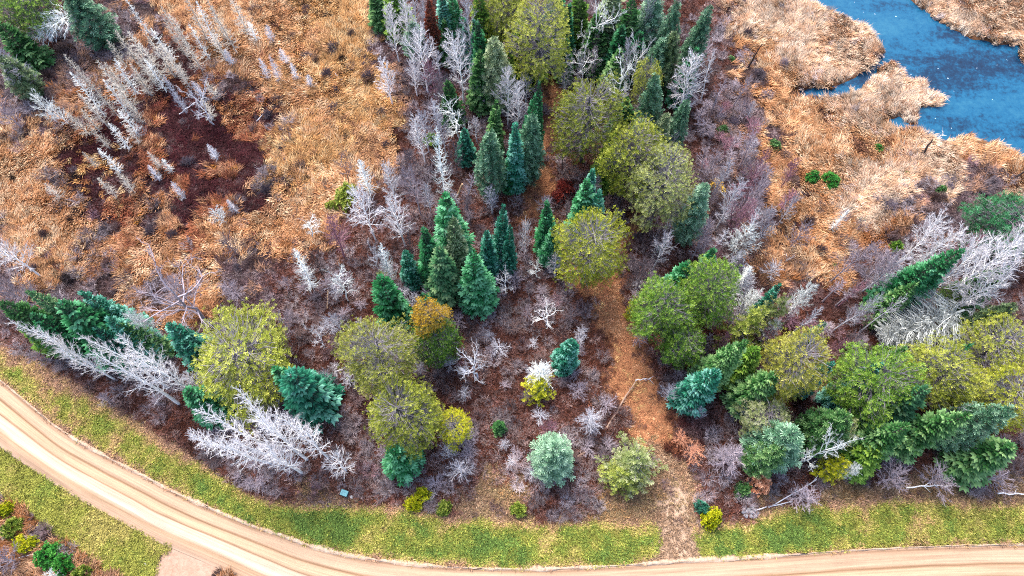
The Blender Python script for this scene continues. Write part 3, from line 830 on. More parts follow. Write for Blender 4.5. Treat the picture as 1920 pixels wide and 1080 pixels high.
def cand(density, margin=70):
    """jittered points over the ground in view, thinned to the view plus a margin"""
    st = 1 / math.sqrt(density)
    x = np.arange(-104, 104, st); y = np.arange(-8, 106, st); X, Y = np.meshgrid(x, y)
    X = X.ravel() + (rng.random(X.size) - .5) * st * 1.6; Y = Y.ravel() + (rng.random(Y.size) - .5) * st * 1.6
    u, v = proj(X, Y); m = (u > -margin) & (u < 1920 + margin) & (v > -margin) & (v < 1080 + margin)
    return X[m], Y[m]
def pickcol(lists, z, x, y, k):
    """a colour from the zone's palette: chosen half by patch noise, half by chance"""
    out = np.zeros((len(x), 3))
    pn = np.clip(fbm(x / 2.3, y / 2.3, 51, 3) * 1.6 - .3, 0, .999) * .55 + rng.random(len(x)) * .45
    for i, c in enumerate(LET):
        m = z == i
        if m.any():
            pl = np.array([lin(q, GK) for q in lists[c]]) ; out[m] = pl[(pn[m] * len(pl)).astype(int)]
    big = .62 + .74 * fbm(x / 2.8, y / 2.8, 71, 4)[:, None]
    return out * big * (rng.normal(1, .24, (len(x), 1))).clip(.45, 1.7) * k

def keep(x, y, extra=None):
    m = ~(inpoly(x, y, road_poly) | inpoly(x, y, drive_poly) | inpoly(x, y, water_poly) | inpoly(x, y, verge_poly) | inpoly(x, y, lowv_poly))
    return m
x, y = cand(8.5); m = keep(x, y); x, y = x[m], y[m]
z = zone(x, y)
mm_ = inpoly(x + (fbm(x, y, 5, 2) - .5) * 2.5, y, mouth_poly); z[mm_] = LET.index('e')
k_ = ~mm_ | (rng.random(len(x)) < .45); x, y, z = x[k_], y[k_], z[k_]
tshare = np.array([PAL[c][2] for c in LET])[z]
# brush gathers in patches
pt = fbm(x / 3.2, y / 3.2, 91, 3)
pt = np.clip((pt - .5) * 2.6 + .5, 0, 1)
istw = (rng.random(len(x)) * .40 + pt * .60) < tshare
zc = np.array([c for c in LET])[z]
thin = rng.random(len(x))
grass = ~istw & ~((zc == 't') & (thin < .25)) & ~(np.isin(zc, ['b', 'g']) & (thin < .35))
offs = [(.6, 0), (-.6, 0), (0, .6), (0, -.6)]
bank = np.zeros(len(x), bool)
for ox, oy in offs: bank |= inpoly(x + ox, y + oy, water_poly)
grass &= ~(bank & (rng.random(len(x)) < .75))
reedy = grass & (zc == 'p')
g1 = grass & ~reedy
zz = lambda x, y: gz(x, y)
clump = [blade_clump(200 + i, 30, .62, .85, .055, 1.0, True) for i in range(6)]
reedc = [blade_clump(220 + i, 32, .50, 1.0, .05, .8, True) for i in range(6)]
short = [blade_clump(240 + i, 26, .42, .28, .042, 1.0) for i in range(6)]
litter = [blade_clump(250 + i, 22, .46, .14, .06, 1.3) for i in range(4)]
twc = [twig_clump(260 + i, 20, .62, .62, .034) for i in range(6)]
def add(name, label, cat, meshes, m, lists, k, smin, smax):
    px, py = x[m], y[m]
    P = np.stack([px, py, zz(px, py)], -1)
    fl = fbm(px / 9, py / 9, 141, 3) * 12.0 + fbm(px / 2.5, py / 2.5, 151, 2) * 3
    stuff(name, label, cat, meshes, P, pickcol(lists, z[m], px, py, k), smin + (smax - smin) * rng.random(len(px)), flow=fl)
GL = {c: PAL[c][0] for c in LET}; TL = {c: PAL[c][1] for c in LET}
lit = g1 & np.isin(zc, ['t', 'b'])
dry_ = g1 & (zc == 'e')
add('marsh_grass', 'tawny and golden marsh grass covering the open bog', 'marsh grass', clump, g1 & ~lit & ~dry_, GL, 1.1, .7, 1.3)
add('dry_grass', 'short straw-coloured dead grass along the wood edge and path mouth', 'dry grass', short, dry_, GL, 1.0, .8, 1.5)
add('leaf_litter', 'orange-brown leaf litter and low dead grass on the forest floor and trail', 'leaf litter', litter, lit, GL, 1.5, .7, 1.3)
add('reeds', 'pale straw reeds along the banks of the blue creek', 'reeds', reedc, reedy, GL, 1.12, .7, 1.25)
add('undergrowth', 'leafless maroon, grey and purple-brown brush between the trees and in the bog', 'undergrowth', twc, istw, TL, 1.1, .5, 1.1)

x, y = cand(.48); m = keep(x, y); x, y = x[m], y[m]; z = zone(x, y); zc = np.array([c for c in LET])[z]
m = np.isin(zc, ['b', 'g', 'n']) & (fbm(x / 6, y / 6, 301, 3) + .25 * (rng.random(len(x)) - .5) > .44)
tall = [twig_clump(280 + i, 60, .95, 1.25, .026) for i in range(6)]
PB = {c: [(126, 100, 100), (150, 126, 128), (190, 174, 178), (168, 150, 152), (206, 192, 196), (176, 140, 148)] for c in LET}
add('brush', 'pale grey and mauve leafless brush standing in patches on the forest floor', 'brush', tall, m, PB, 1.0, .6, 1.4)
# verge grass
x, y = cand(17.0); mv = inpoly(x, y, verge_poly); ml = inpoly(x, y, lowv_poly); mm = inpoly(x, y, mouth_poly)
sel = mv | ml; x, y, ml, mm = x[sel], y[sel], ml[sel], mm[sel]
u, v = proj(x, y)
eux = np.array([proj(p[0], p[1]) for p in eu]); fox = np.array([proj(p[0], p[1]) for p in fo])
ve = np.interp(u, eux[:, 0], eux[:, 1]); vf = np.interp(u, fox[:, 0], fox[:, 1])
s = np.clip((v - vf) / (ve - vf + 1e-6), 0, 1)          # 0 at the trees, 1 at the gravel
n1 = fbm(x / 4, y / 4, 3, 4); n2 = fbm(x / 1.2, y / 1.2, 13, 3)
pal = np.array([lin(c, GK) for c in [(112, 140, 66), (140, 154, 68), (166, 166, 76), (190, 176, 98), (206, 170, 118), (186, 146, 118)]])
left = np.clip((560 - u) / 560, 0, 1)
dry = .9 * np.clip(1 - s / (.22 + .32 * left), 0, 1) + .85 * np.clip((s - .84 + .06*left) / .16, 0, 1)
t = .30 + .80 * (n1 - .5) + .8 * (n2 - .5) + .24 * (rng.random(len(x)) - .5) + dry * .66 + .15*left
t = np.where(ml, .12 + .3 * n1 + .25 * n2 + .1 * rng.random(len(x)) + .32*np.clip((u-150)/120,0,1)*np.clip(1-(v-900)/140,0,1), t)
c = pal[(t.clip(0, .999) * 6).astype(int)] * rng.normal(1, .24, (len(x), 1)).clip(.45, 1.6) * 1.25
mm = inpoly(x + (fbm(x, y, 5, 2) - .5) * 2.5, y, mouth_poly)
ok = ~(mm & (rng.random(len(x)) < .60)) & ~((s > .93) & (rng.random(len(x)) < .6) & ~ml)
c[mm] = np.array(lin((186, 152, 122), GK)) * 1.1
stuff('verge_grass', 'green and yellow roadside grass on the verges of the gravel road', 'grass', short, np.stack([x, y, gz(x, y)], -1)[ok], c[ok], (.7 + .7 * rng.random(len(x)))[ok])
# ------------------------------------------------------------------ trees, one by one
# (kit, u, v, height m, crown width in photo points, foliage, label)   u, v = tip of conifers, crown centre of round trees
NAMES = {'spruce': ('spruce_tree', 'spruce tree'), 'fir': ('fir_tree', 'fir tree'), 'smallspruce': ('spruce_tree', 'spruce tree'), 'narrow': ('spruce_tree', 'spruce tree'),
         'pine': ('pine_tree', 'pine tree'), 'densepine': ('pine_tree', 'pine tree'), 'openpine': ('pine_tree', 'pine tree'), 'wpine': ('white_pine_tree', 'pine tree'),
         'lichen': ('cedar_tree', 'cedar tree'), 'aspen': ('bare_tree', 'bare tree'), 'broad': ('bare_tree', 'bare tree'), 'dense': ('bare_tree', 'bare tree'), 'thin': ('bare_tree', 'bare tree'), 'tallaspen': ('bare_tree', 'bare tree'),
         'antler': ('dead_tree', 'dead tree'), 'larch': ('larch_tree', 'larch tree'), 'deadcone': ('dead_tree', 'dead tree'), 'bush': ('shrub', 'shrub'), 'leafbush': ('shrub', 'shrub'), 'smallbare': ('bare_shrub', 'shrub')}
EVER = [
 # upper left corner
 ('densepine', 45, 8, 12, 100, 'pine_green', 'olive-green round pine at the very corner above the toppled dead tree'),
 ('wpine', 132, -18, 11, 84, 'white_pine', 'blue-green soft pine beside the olive corner pine and toppled dead tree'),
 ('smallspruce', 2, 42, 9, 70, 'green', 'dark green spruce cut by the left edge below the corner pine'),
 ('wpine', -4, 105, 9, 60, 'sage', 'grey-green pine at the left edge with a bare tree beside it'),
 # top centre wood
 ('wpine', 775, 42, 8, 46, 'white_pine', 'small green pine between white birches at the grass edge, above two big white crowns'),
 ('spruce', 800, -8, 13, 38, 'rust', 'rust-red dead spruce standing among green spruces at the top of the wood'),
 ('narrow', 826, -14, 13, 34, 'teal', 'dark teal narrow spruce just beside the rust-red spruce'),
 ('narrow', 833, 38, 9, 26, 'green', 'small green spruce below the teal one by the rust-red spruce'),
 ('narrow', 871, 34, 10, 22, 'teal', 'slim teal spruce in front of the thin white tree, leftmost of three'),
 ('narrow', 892, 36, 12, 22, 'teal', 'slim teal spruce in the middle of three behind the white crown'),
 ('narrow', 903, 40, 14, 32, 'spruce', 'taller slim spruce, last of three before the olive pines'),
 ('spruce', 850, -20, 13, 42, 'spruce', 'dark spruce at the top edge behind a thin white tree'),
 ('densepine', 938, 20, 16, 84, 'olive', 'olive pine at the top edge, left of the tall olive pine'),
 ('pine', 1012, 66, 19, 112, 'olive', 'tall olive pine at the top end of the brown strip'),
 ('fir', 985, 20, 14, 70, 'pine_green', 'green fir half hidden behind the tall olive pine at the top'),
 ('wpine', 936, 66, 15, 62, 'sage', 'grey-green pine hugging the left flank of the tall olive pine'),
 ('narrow', 1070, 12, 12, 26, 'spruce', 'slim dark spruce right of the tall olive pine'),
 ('spruce', 1062, 70, 9, 34, 'green', 'low green spruce tucked at the right foot of the tall olive pine'),
 ('fir', 1090, -22, 13, 56, 'pine_green', 'yellowish green fir at the top edge right of the tall pine'),
 ('fir', 1150, -24, 14, 76, 'sage', 'dull sage fir at the top edge behind the crooked white tree'),
 ('fir', 1188, -12, 15, 62, 'green', 'dark green fir between the crooked white tree and the grey bare crown'),
 ('wpine', 1226, -25, 15, 66, 'white_pine', 'blue-green pine at the top edge behind the grey bare crown'),
 ('spruce', 1170, 45, 11, 44, 'spruce', 'shaded dark spruce under the sage firs by the crooked white tree'),
 ('wpine', 1272, 2, 16, 48, 'white_pine', 'tall teal pine near the top beside the marsh edge, second from the grass'),
 ('wpine', 1268, 58, 13, 50, 'sage', 'beige-green pine in front of the tall teal pine near the marsh edge'),
 ('wpine', 1325, 8, 15, 46, 'white_pine', 'teal pine nearest the tan marsh at the top'),
 ('narrow', 1158, 92, 9, 36, 'green', 'pointed bright green spruce beside the upper end of the brown strip'),
 ('openpine', 1210, 158, 13, 50, 'olive', 'slim olive pine between two bare trees and the pale teal pines'),
 ('wpine', 1250, 125, 17, 48, 'white_pine', 'tall pale teal pine directly left of the dense white bare crown'),
 ('wpine', 1286, 190, 13, 42, 'white_pine', 'teal pine directly below the dense white bare crown'),
 ('wpine', 1248, 205, 12, 44, 'sage', 'sage pine behind the olive pine trio below the tall teal pine'),
 ('spruce', 1200, 218, 9, 40, 'teal', 'dark teal spruce peeping between the two upper olive pines of the row'),
 ('smallspruce', 843, 155, 9, 50, 'green', 'bright green spruce standing under the two big white crowns'),
 ('spruce', 922, 196, 11, 36, 'green', 'green spruce beside bare white trees, left of the blue-green row'),
 ('wpine', 915, 245, 15, 74, 'white_pine', 'large pale blue-green pine, leftmost of the row beside the brown strip'),
 ('wpine', 994, 213, 16, 50, 'white_pine', 'pale blue-green pine right at the edge of the brown strip'),
 ('spruce', 984, 182, 17, 42, 'spruce', 'tall dark teal spruce between the two pale blue-green pines'),
 ('narrow', 968, 222, 16, 34, 'teal', 'blue-tipped narrow spruce in front of the tall dark one by the pale pines'),
 ('narrow', 1009, 158, 15, 22, 'spruce', 'very slim dark spruce at the left border of the brown strip'),
 ('narrow', 952, 258, 13, 26, 'spruce', 'dark narrow spruce squeezed behind the large pale blue-green pine'),
 ('pine', 1103, 212, 17, 124, 'olive', 'uppermost of three large olive pines lining the brown strip'),
 ('pine', 1182, 284, 17, 116, 'olive', 'middle of three large olive pines lining the brown strip'),
 ('pine', 1244, 350, 17, 116, 'lichenpine', 'lowest and palest of three large olive pines, greyish crown'),
 ('fir', 1150, 255, 12, 60, 'pine_green', 'shaded green fir wedged between the upper and middle olive pines'),
 ('narrow', 1110, 312, 12, 34, 'teal', 'dark blue spruce tip showing below the uppermost olive pine'),
 ('spruce', 1105, 340, 14, 66, 'spruce', 'dark teal spruce behind the yellow-olive pine in the clearing'),
 ('smallspruce', 1130, 362, 12, 50, 'teal', 'pale teal spruce at the right shoulder of the yellow-olive pine'),
 ('pine', 1105, 462, 16, 124, 'yellowpine', 'yellow-olive pine standing alone at the head of the lower trail'),
 ('narrow', 1032, 384, 13, 38, 'spruce', 'dark pointed spruce, taller of a pair left of the yellow-olive pine'),
 ('narrow', 1036, 416, 11, 36, 'spruce', 'dark pointed spruce, lower of a pair left of the yellow-olive pine'),
 ('wpine', 1330, 345, 15, 66, 'white_pine', 'leaning blue-green pine with an orange tip, right of the palest olive pine'),
 # filling of the upper wood
 ('fir', 1128, 30, 11, 60, 'green', 'shadowed green fir right under the crooked white tree'),
 ('spruce', 1205, 60, 11, 46, 'spruce', 'dark spruce directly beneath the grey-white bare crown'),
 ('wpine', 1240, 70, 12, 54, 'white_pine', 'soft teal pine between the grey-white bare crown and the beige-green pine'),
 ('fir', 1180, 180, 10, 52, 'green', 'dim green fir between the slim olive pine and uppermost large olive pine'),
 ('fir', 1225, 240, 11, 50, 'pine_green', 'green fir rising behind the middle large olive pine'),
 ('spruce', 1300, 90, 12, 40, 'spruce', 'dark spruce above the brilliant white bare crown'),
 ('spruce', 700, -30, 9, 40, 'green', 'green spruce at the top edge beside the slender birches'),
 ('fir', 735, -30, 10, 56, 'pine_green', 'olive fir at the top edge behind the slender birches'),
 ('fir', 905, -20, 15, 60, 'pine_green', 'green fir at the top edge left of the olive pines'),
 ('spruce', 1040, -30, 15, 56, 'spruce', 'dark spruce at the top edge behind the tall olive pine'),
 ('fir', 898, 95, 12, 50, 'green', 'shaded green fir between the fuller white crown and grey-green pine'),
 ('spruce', 868, 240, 8, 40, 'teal', 'small teal spruce under the crooked silvery dead tree'),
 # centre cluster
 ('spruce', 832, 360, 18, 92, 'spruce', 'largest dark teal spruce at the top of the central cluster'),
 ('narrow', 795, 433, 14, 48, 'spruce', 'dark narrow spruce on the left flank of the central cluster'),
 ('spruce', 842, 408, 16, 64, 'sage', 'grey-green spruce in the middle of the central cluster'),
 ('spruce', 820, 464, 14, 76, 'sagegreen', 'sage spruce at the lower left of the central cluster'),
 ('spruce', 887, 472, 15, 80, 'spruce', 'broad dark spruce at the lower right of the central cluster'),
 ('smallspruce', 757, 474, 9, 44, 'teal', 'small teal spruce left of the central cluster'),
 ('spruce', 934, 397, 14, 46, 'teal', 'tallest of three teal spruces right of the central cluster'),
 ('spruce', 952, 411, 14, 34, 'teal', 'right-hand slim one of three teal spruces beside the central cluster'),
 ('spruce', 913, 430, 12, 44, 'teal', 'left-hand lower one of three teal spruces beside the central cluster'),
 ('smallspruce', 714, 532, 12, 78, 'spruce', 'dark spruce directly above the left round olive pine in the clearing'),
 ('spruce', 792, 555, 13, 56, 'spruce', 'dark spruce behind the golden-topped tree'),
 ('densepine', 817, 640, 10, 84, 'pine_green', 'green lower crown under the golden-topped tree'),
 ('densepine', 806, 596, 14, 62, 'goldpine', 'golden-topped round tree below the central cluster'),
 ('pine', 454, 672, 12, 176, 'olive', 'widest round olive pine, left of the clearing near the white birches'),
 ('pine', 697, 668, 16, 136, 'olivegrey', 'round olive pine in the clearing with grey twigs showing in its middle'),
 ('pine', 768, 776, 15, 128, 'olive', 'round olive pine touching the lower right of the grey-centred pine'),
 ('openpine', 859, 798, 8, 60, 'yellow', 'young yellow-green pine in the clearing beside the round olive pines'),
 ('smallspruce', 737, 842, 10, 80, 'spruce', 'dark bushy spruce below the round olive pines near the roadside'),
 ('smallspruce', 935, 795, 3, 30, 'green', 'tiny bright green spruce alone on the brown clearing floor'),
 ('wpine', 1042, 838, 11, 94, 'white_pine', 'single pale teal oval pine near the verge in the lower clearing'),
 ('smallspruce', 1066, 635, 10, 56, 'teal', 'lone teal pointed spruce in the clearing beside the whitish dead tree'),
 ('smallspruce', 540, 703, 13, 112, 'teal', 'broad teal spruce at the right foot of the widest olive pine'),
 ('spruce', 522, 690, 12, 66, 'spruce', 'darker spruce half under the widest olive pine beside the broad teal spruce'),
 ('spruce', 308, 612, 12, 74, 'teal', 'teal spruce leaning out left of the widest olive pine'),
 ('spruce', 336, 646, 10, 52, 'teal', 'lower teal spruce in front of the one left of the widest olive pine'),
 ('spruce', 352, 730, 10, 76, 'spruce', 'dark teal spruce between the white birches below the widest olive pine'),
 # left roadside cluster
 ('spruce', 158, 543, 14, 62, 'teal', 'blue-green spruce with the highest tip in the left roadside group'),
 ('spruce', 57, 543, 14, 56, 'sagegreen', 'yellowish green spruce with its tip standing clear in the left roadside group'),
 ('spruce', 106, 564, 16, 110, 'spruce', 'biggest dark spruce in the left roadside group'),
 ('fir', 2, 558, 14, 84, 'green', 'green fir at the left edge of the roadside group beside bare twigs'),
 ('fir', 30, 600, 9, 62, 'pine_green', 'low green fir under the left end of the roadside group'),
 ('spruce', 193, 592, 13, 70, 'teal', 'teal spruce in the middle of the left roadside group below the highest tip'),
 ('spruce', 172, 617, 12, 54, 'teal', 'small pale-tipped teal spruce at the front of the left roadside group'),
 ('spruce', 225, 605, 11, 56, 'green', 'green spruce under the dense white crown at the end of the roadside group'),
 ('spruce', 60, 590, 12, 66, 'spruce', 'dark spruce behind the first leaning birch of the roadside group'),
 # right wood
 ('densepine', 1328, 542, 16, 104, 'pine_green', 'bright green pine, upper right of the pair beside the trail'),
 ('densepine', 1238, 584, 14, 104, 'pine_green', 'green pine with a domed crown, lower left of the pair beside the trail'),
 ('fir', 1296, 492, 12, 72, 'spruce', 'dark fir behind the pair of green pines beside the trail'),
 ('spruce', 1348, 470, 12, 50, 'spruce', 'dark teal spruce behind the upper right green pine of the pair'),
 ('densepine', 1280, 640, 11, 74, 'pine_green', 'low green pine crown under the pair beside the trail'),
 ('fir', 1396, 626, 18, 78, 'green', 'large light green fir leaning right, behind the smaller teal one by the trail'),
 ('smallspruce', 1341, 686, 14, 80, 'teal', 'teal-green fir nearest the trail, in front of the large leaning fir'),
 ('lichen', 1432, 580, 14, 84, 'yelgreen', 'yellow-green cedar behind the large leaning fir'),
 ('lichen', 1480, 550, 14, 70, 'lichen', 'pale lichened cedar at the upper end of the right wood'),
 ('spruce', 1466, 540, 12, 42, 'teal', 'small teal spruce top poking out beside the pale lichened cedar'),
 ('fir', 1415, 650, 11, 80, 'pine_green', 'dark green fir shaded between the leaning fir and the yellowish pine'),
 ('fir', 1450, 700, 12, 84, 'green', 'deep green fir under the yellowish open pine'),
 ('openpine', 1494, 680, 17, 110, 'yelolive', 'yellowish open pine with greyish twigs between the teal firs'),
 ('wpine', 1548, 610, 14, 40, 'white_pine', 'slim pale teal pine behind the yellowish open pine'),
 ('narrow', 1573, 670, 13, 40, 'teal', 'bluish narrow spruce on the right of the yellowish open pine'),
 ('openpine', 1428, 785, 9, 80, 'lichen', 'faded yellowish-white pine sapling beside the trail, below the teal firs'),
 ('densepine', 1630, 705, 15, 130, 'pine_green', 'broad dark green pine left of the big olive crowns'),
 ('spruce', 1660, 690, 15, 60, 'teal', 'teal spruce breaking through between the dark green and olive crowns'),
 ('pine', 1758, 692, 14, 118, 'olive', 'left of the big olive crowns at the right side, thick grey limb showing'),
 ('pine', 1872, 656, 14, 112, 'olive', 'upper of the big olive crowns near the right edge'),
 ('pine', 1885, 745, 14, 124, 'yellowpine', 'lower yellowish one of the big olive crowns at the right edge'),
 ('densepine', 1806, 738, 11, 76, 'olivegrey', 'greyish low pine crown filling the gap between the big olive crowns'),
 ('fir', 1736, 728, 15, 104, 'sagegreen', 'pale-tipped fir with plate-like branches below the big olive crowns'),
 ('wpine', 1893, 756, 16, 88, 'white_pine', 'pale teal pine leaning right below the yellowish right-edge crown'),
 ('fir', 1806, 772, 16, 92, 'green', 'green fir with scaly branch tiers, nearest the verge at right'),
 ('fir', 1726, 792, 15, 88, 'green', 'green fir with drooping tiers, left of the scaly one above the verge'),
 ('wpine', 1590, 782, 13, 92, 'green', 'dark bushy green pine behind the lichen-covered sapling'),
 ('wpine', 1495, 808, 12, 110, 'white_pine', 'bushy blue-green pine with a white dead tree in front of it'),
 ('wpine', 1462, 838, 10, 80, 'green', 'green pine foot at the lower left of the bushy blue-green pine'),
 ('lichen', 1612, 795, 11, 62, 'lichen', 'lichen-spotted cedar between the bushy pines'),
 ('lichen', 1585, 868, 7, 58, 'yellow', 'small bright yellow-green cedar at the verge side of the right wood'),
 ('spruce', 1900, 838, 11, 96, 'green', 'dark spruce-green fir at the right edge above the grey brush'),
 ('fir', 1660, 845, 9, 76, 'pine_green', 'low green fir between the yellow cedar and the drooping fir'),
 ('wpine', 1905, 570, 13, 70, 'sage', 'sage pine at the right edge behind the upper olive crown'),
 ('fir', 1802, 460, 16, 84, 'spruce', 'dark fir leaning right among white bare trees near the creek'),
 ('fir', 1755, 490, 14, 76, 'spruce', 'lower dark fir beside the leaning one among the white bare trees'),
 ('fir', 1715, 530, 11, 64, 'green', 'dark green fir at the left end of the fir line among white bare trees'),
 ('densepine', 1885, 420, 11, 120, 'spruce', 'broad dark evergreen at the right edge below the grey brush'),
 ('fir', 1895, 500, 12, 70, 'green', 'green fir at the right edge between white bare crowns'),
 ('densepine', 1788, 558, 7, 44, 'pine_green', 'small green tree by the big grey toppled dead tree'),
 ('spruce', 1815, 640, 13, 46, 'spruce', 'dark spruce squeezed between the big olive crowns'),
 ('spruce', 1700, 655, 13, 50, 'green', 'dark green spruce left of the big olive crowns, below the toppled dead tree'),
 # small ones
 ('lichen', 1196, 850, 8, 104, 'lichen', 'grey-green lichened cedar at the mouth of the dirt path'),
 ('lichen', 1176, 884, 6, 86, 'yelgreen', 'yellow-green lower cedar in front of the lichened one at the path mouth'),
 ('lichen', 1014, 715, 5, 60, 'yellow', 'yellow-green foot of foliage under the whitish dead tree in the clearing'),
 ('lichen', 1192, 556, 7, 26, 'yellow', 'thin yellow sapling with a white stem at the left of the green pine pair'),
 ('lichen', 712, 505, 8, 30, 'lichen', 'pale green lichened young tree under the silvery dead spire'),
]
random.seed(5)
M['rusttwig'] = bark_mat('rusty_twigs', (176, 108, 78), (232, 172, 138), .95)
M['lichenpine'] = leaf_mat('greyed_pine_needles', (78, 90, 36), (154, 162, 72), (216, 220, 146), .84)
M['olivegrey'] = leaf_mat('grey_olive_pine_needles', (74, 86, 26), (154, 158, 56), (214, 214, 120), .84)
M['yellowpine'] = leaf_mat('yellow_pine_needles', (76, 90, 14), (162, 170, 36), (224, 220, 92), .86)
M['yelolive'] = leaf_mat('yellowish_pine_needles', (78, 86, 20), (158, 158, 50), (218, 210, 114), .88)
M['goldpine'] = M['gold']
M['sagegreen'] = leaf_mat('sage_green_needles', (26, 76, 42), (76, 132, 82), (160, 186, 128), .75)
M['yelgreen'] = leaf_mat('yellow_green_needles', (60, 92, 20), (130, 150, 48), (200, 204, 100), .8)
for k, u, v, h, w_, lm, lab in EVER:
    nm, cat = NAMES[k]; plant(k, u, v, h, w_, lm, lab, nm, cat, barkm=M['bark'] if k in ('spruce', 'fir', 'narrow', 'smallspruce') else None)

ORD = 'first second third fourth fifth sixth seventh eighth ninth tenth eleventh twelfth thirteenth fourteenth fifteenth sixteenth seventeenth eighteenth nineteenth twentieth'.split()
def rows_of(pts, rows):
    """split points into bands from far to near and number them left to right: {index: (band, ordinal)}"""
    o = sorted(range(len(pts)), key=lambda i: pts[i][1]); n = len(o); out = {}
    for b in range(rows):
        part = sorted(o[b * n // rows:(b + 1) * n // rows], key=lambda i: pts[i][0])
        for k, i in enumerate(part): out[i] = (b, ORD[min(k, 19)])
    return out
BAND = {2: ['far', 'near'], 8: ['farthest', 'second', 'third', 'fourth', 'fifth', 'sixth', 'seventh', 'nearest'], 3: ['far', 'middle', 'near'], 4: ['farthest', 'second', 'third', 'nearest'], 5: ['farthest', 'second', 'third', 'fourth', 'nearest'],
        6: ['farthest', 'second', 'third', 'fourth', 'fifth', 'nearest'], 7: ['farthest', 'second', 'third', 'fourth', 'fifth', 'sixth', 'nearest']}
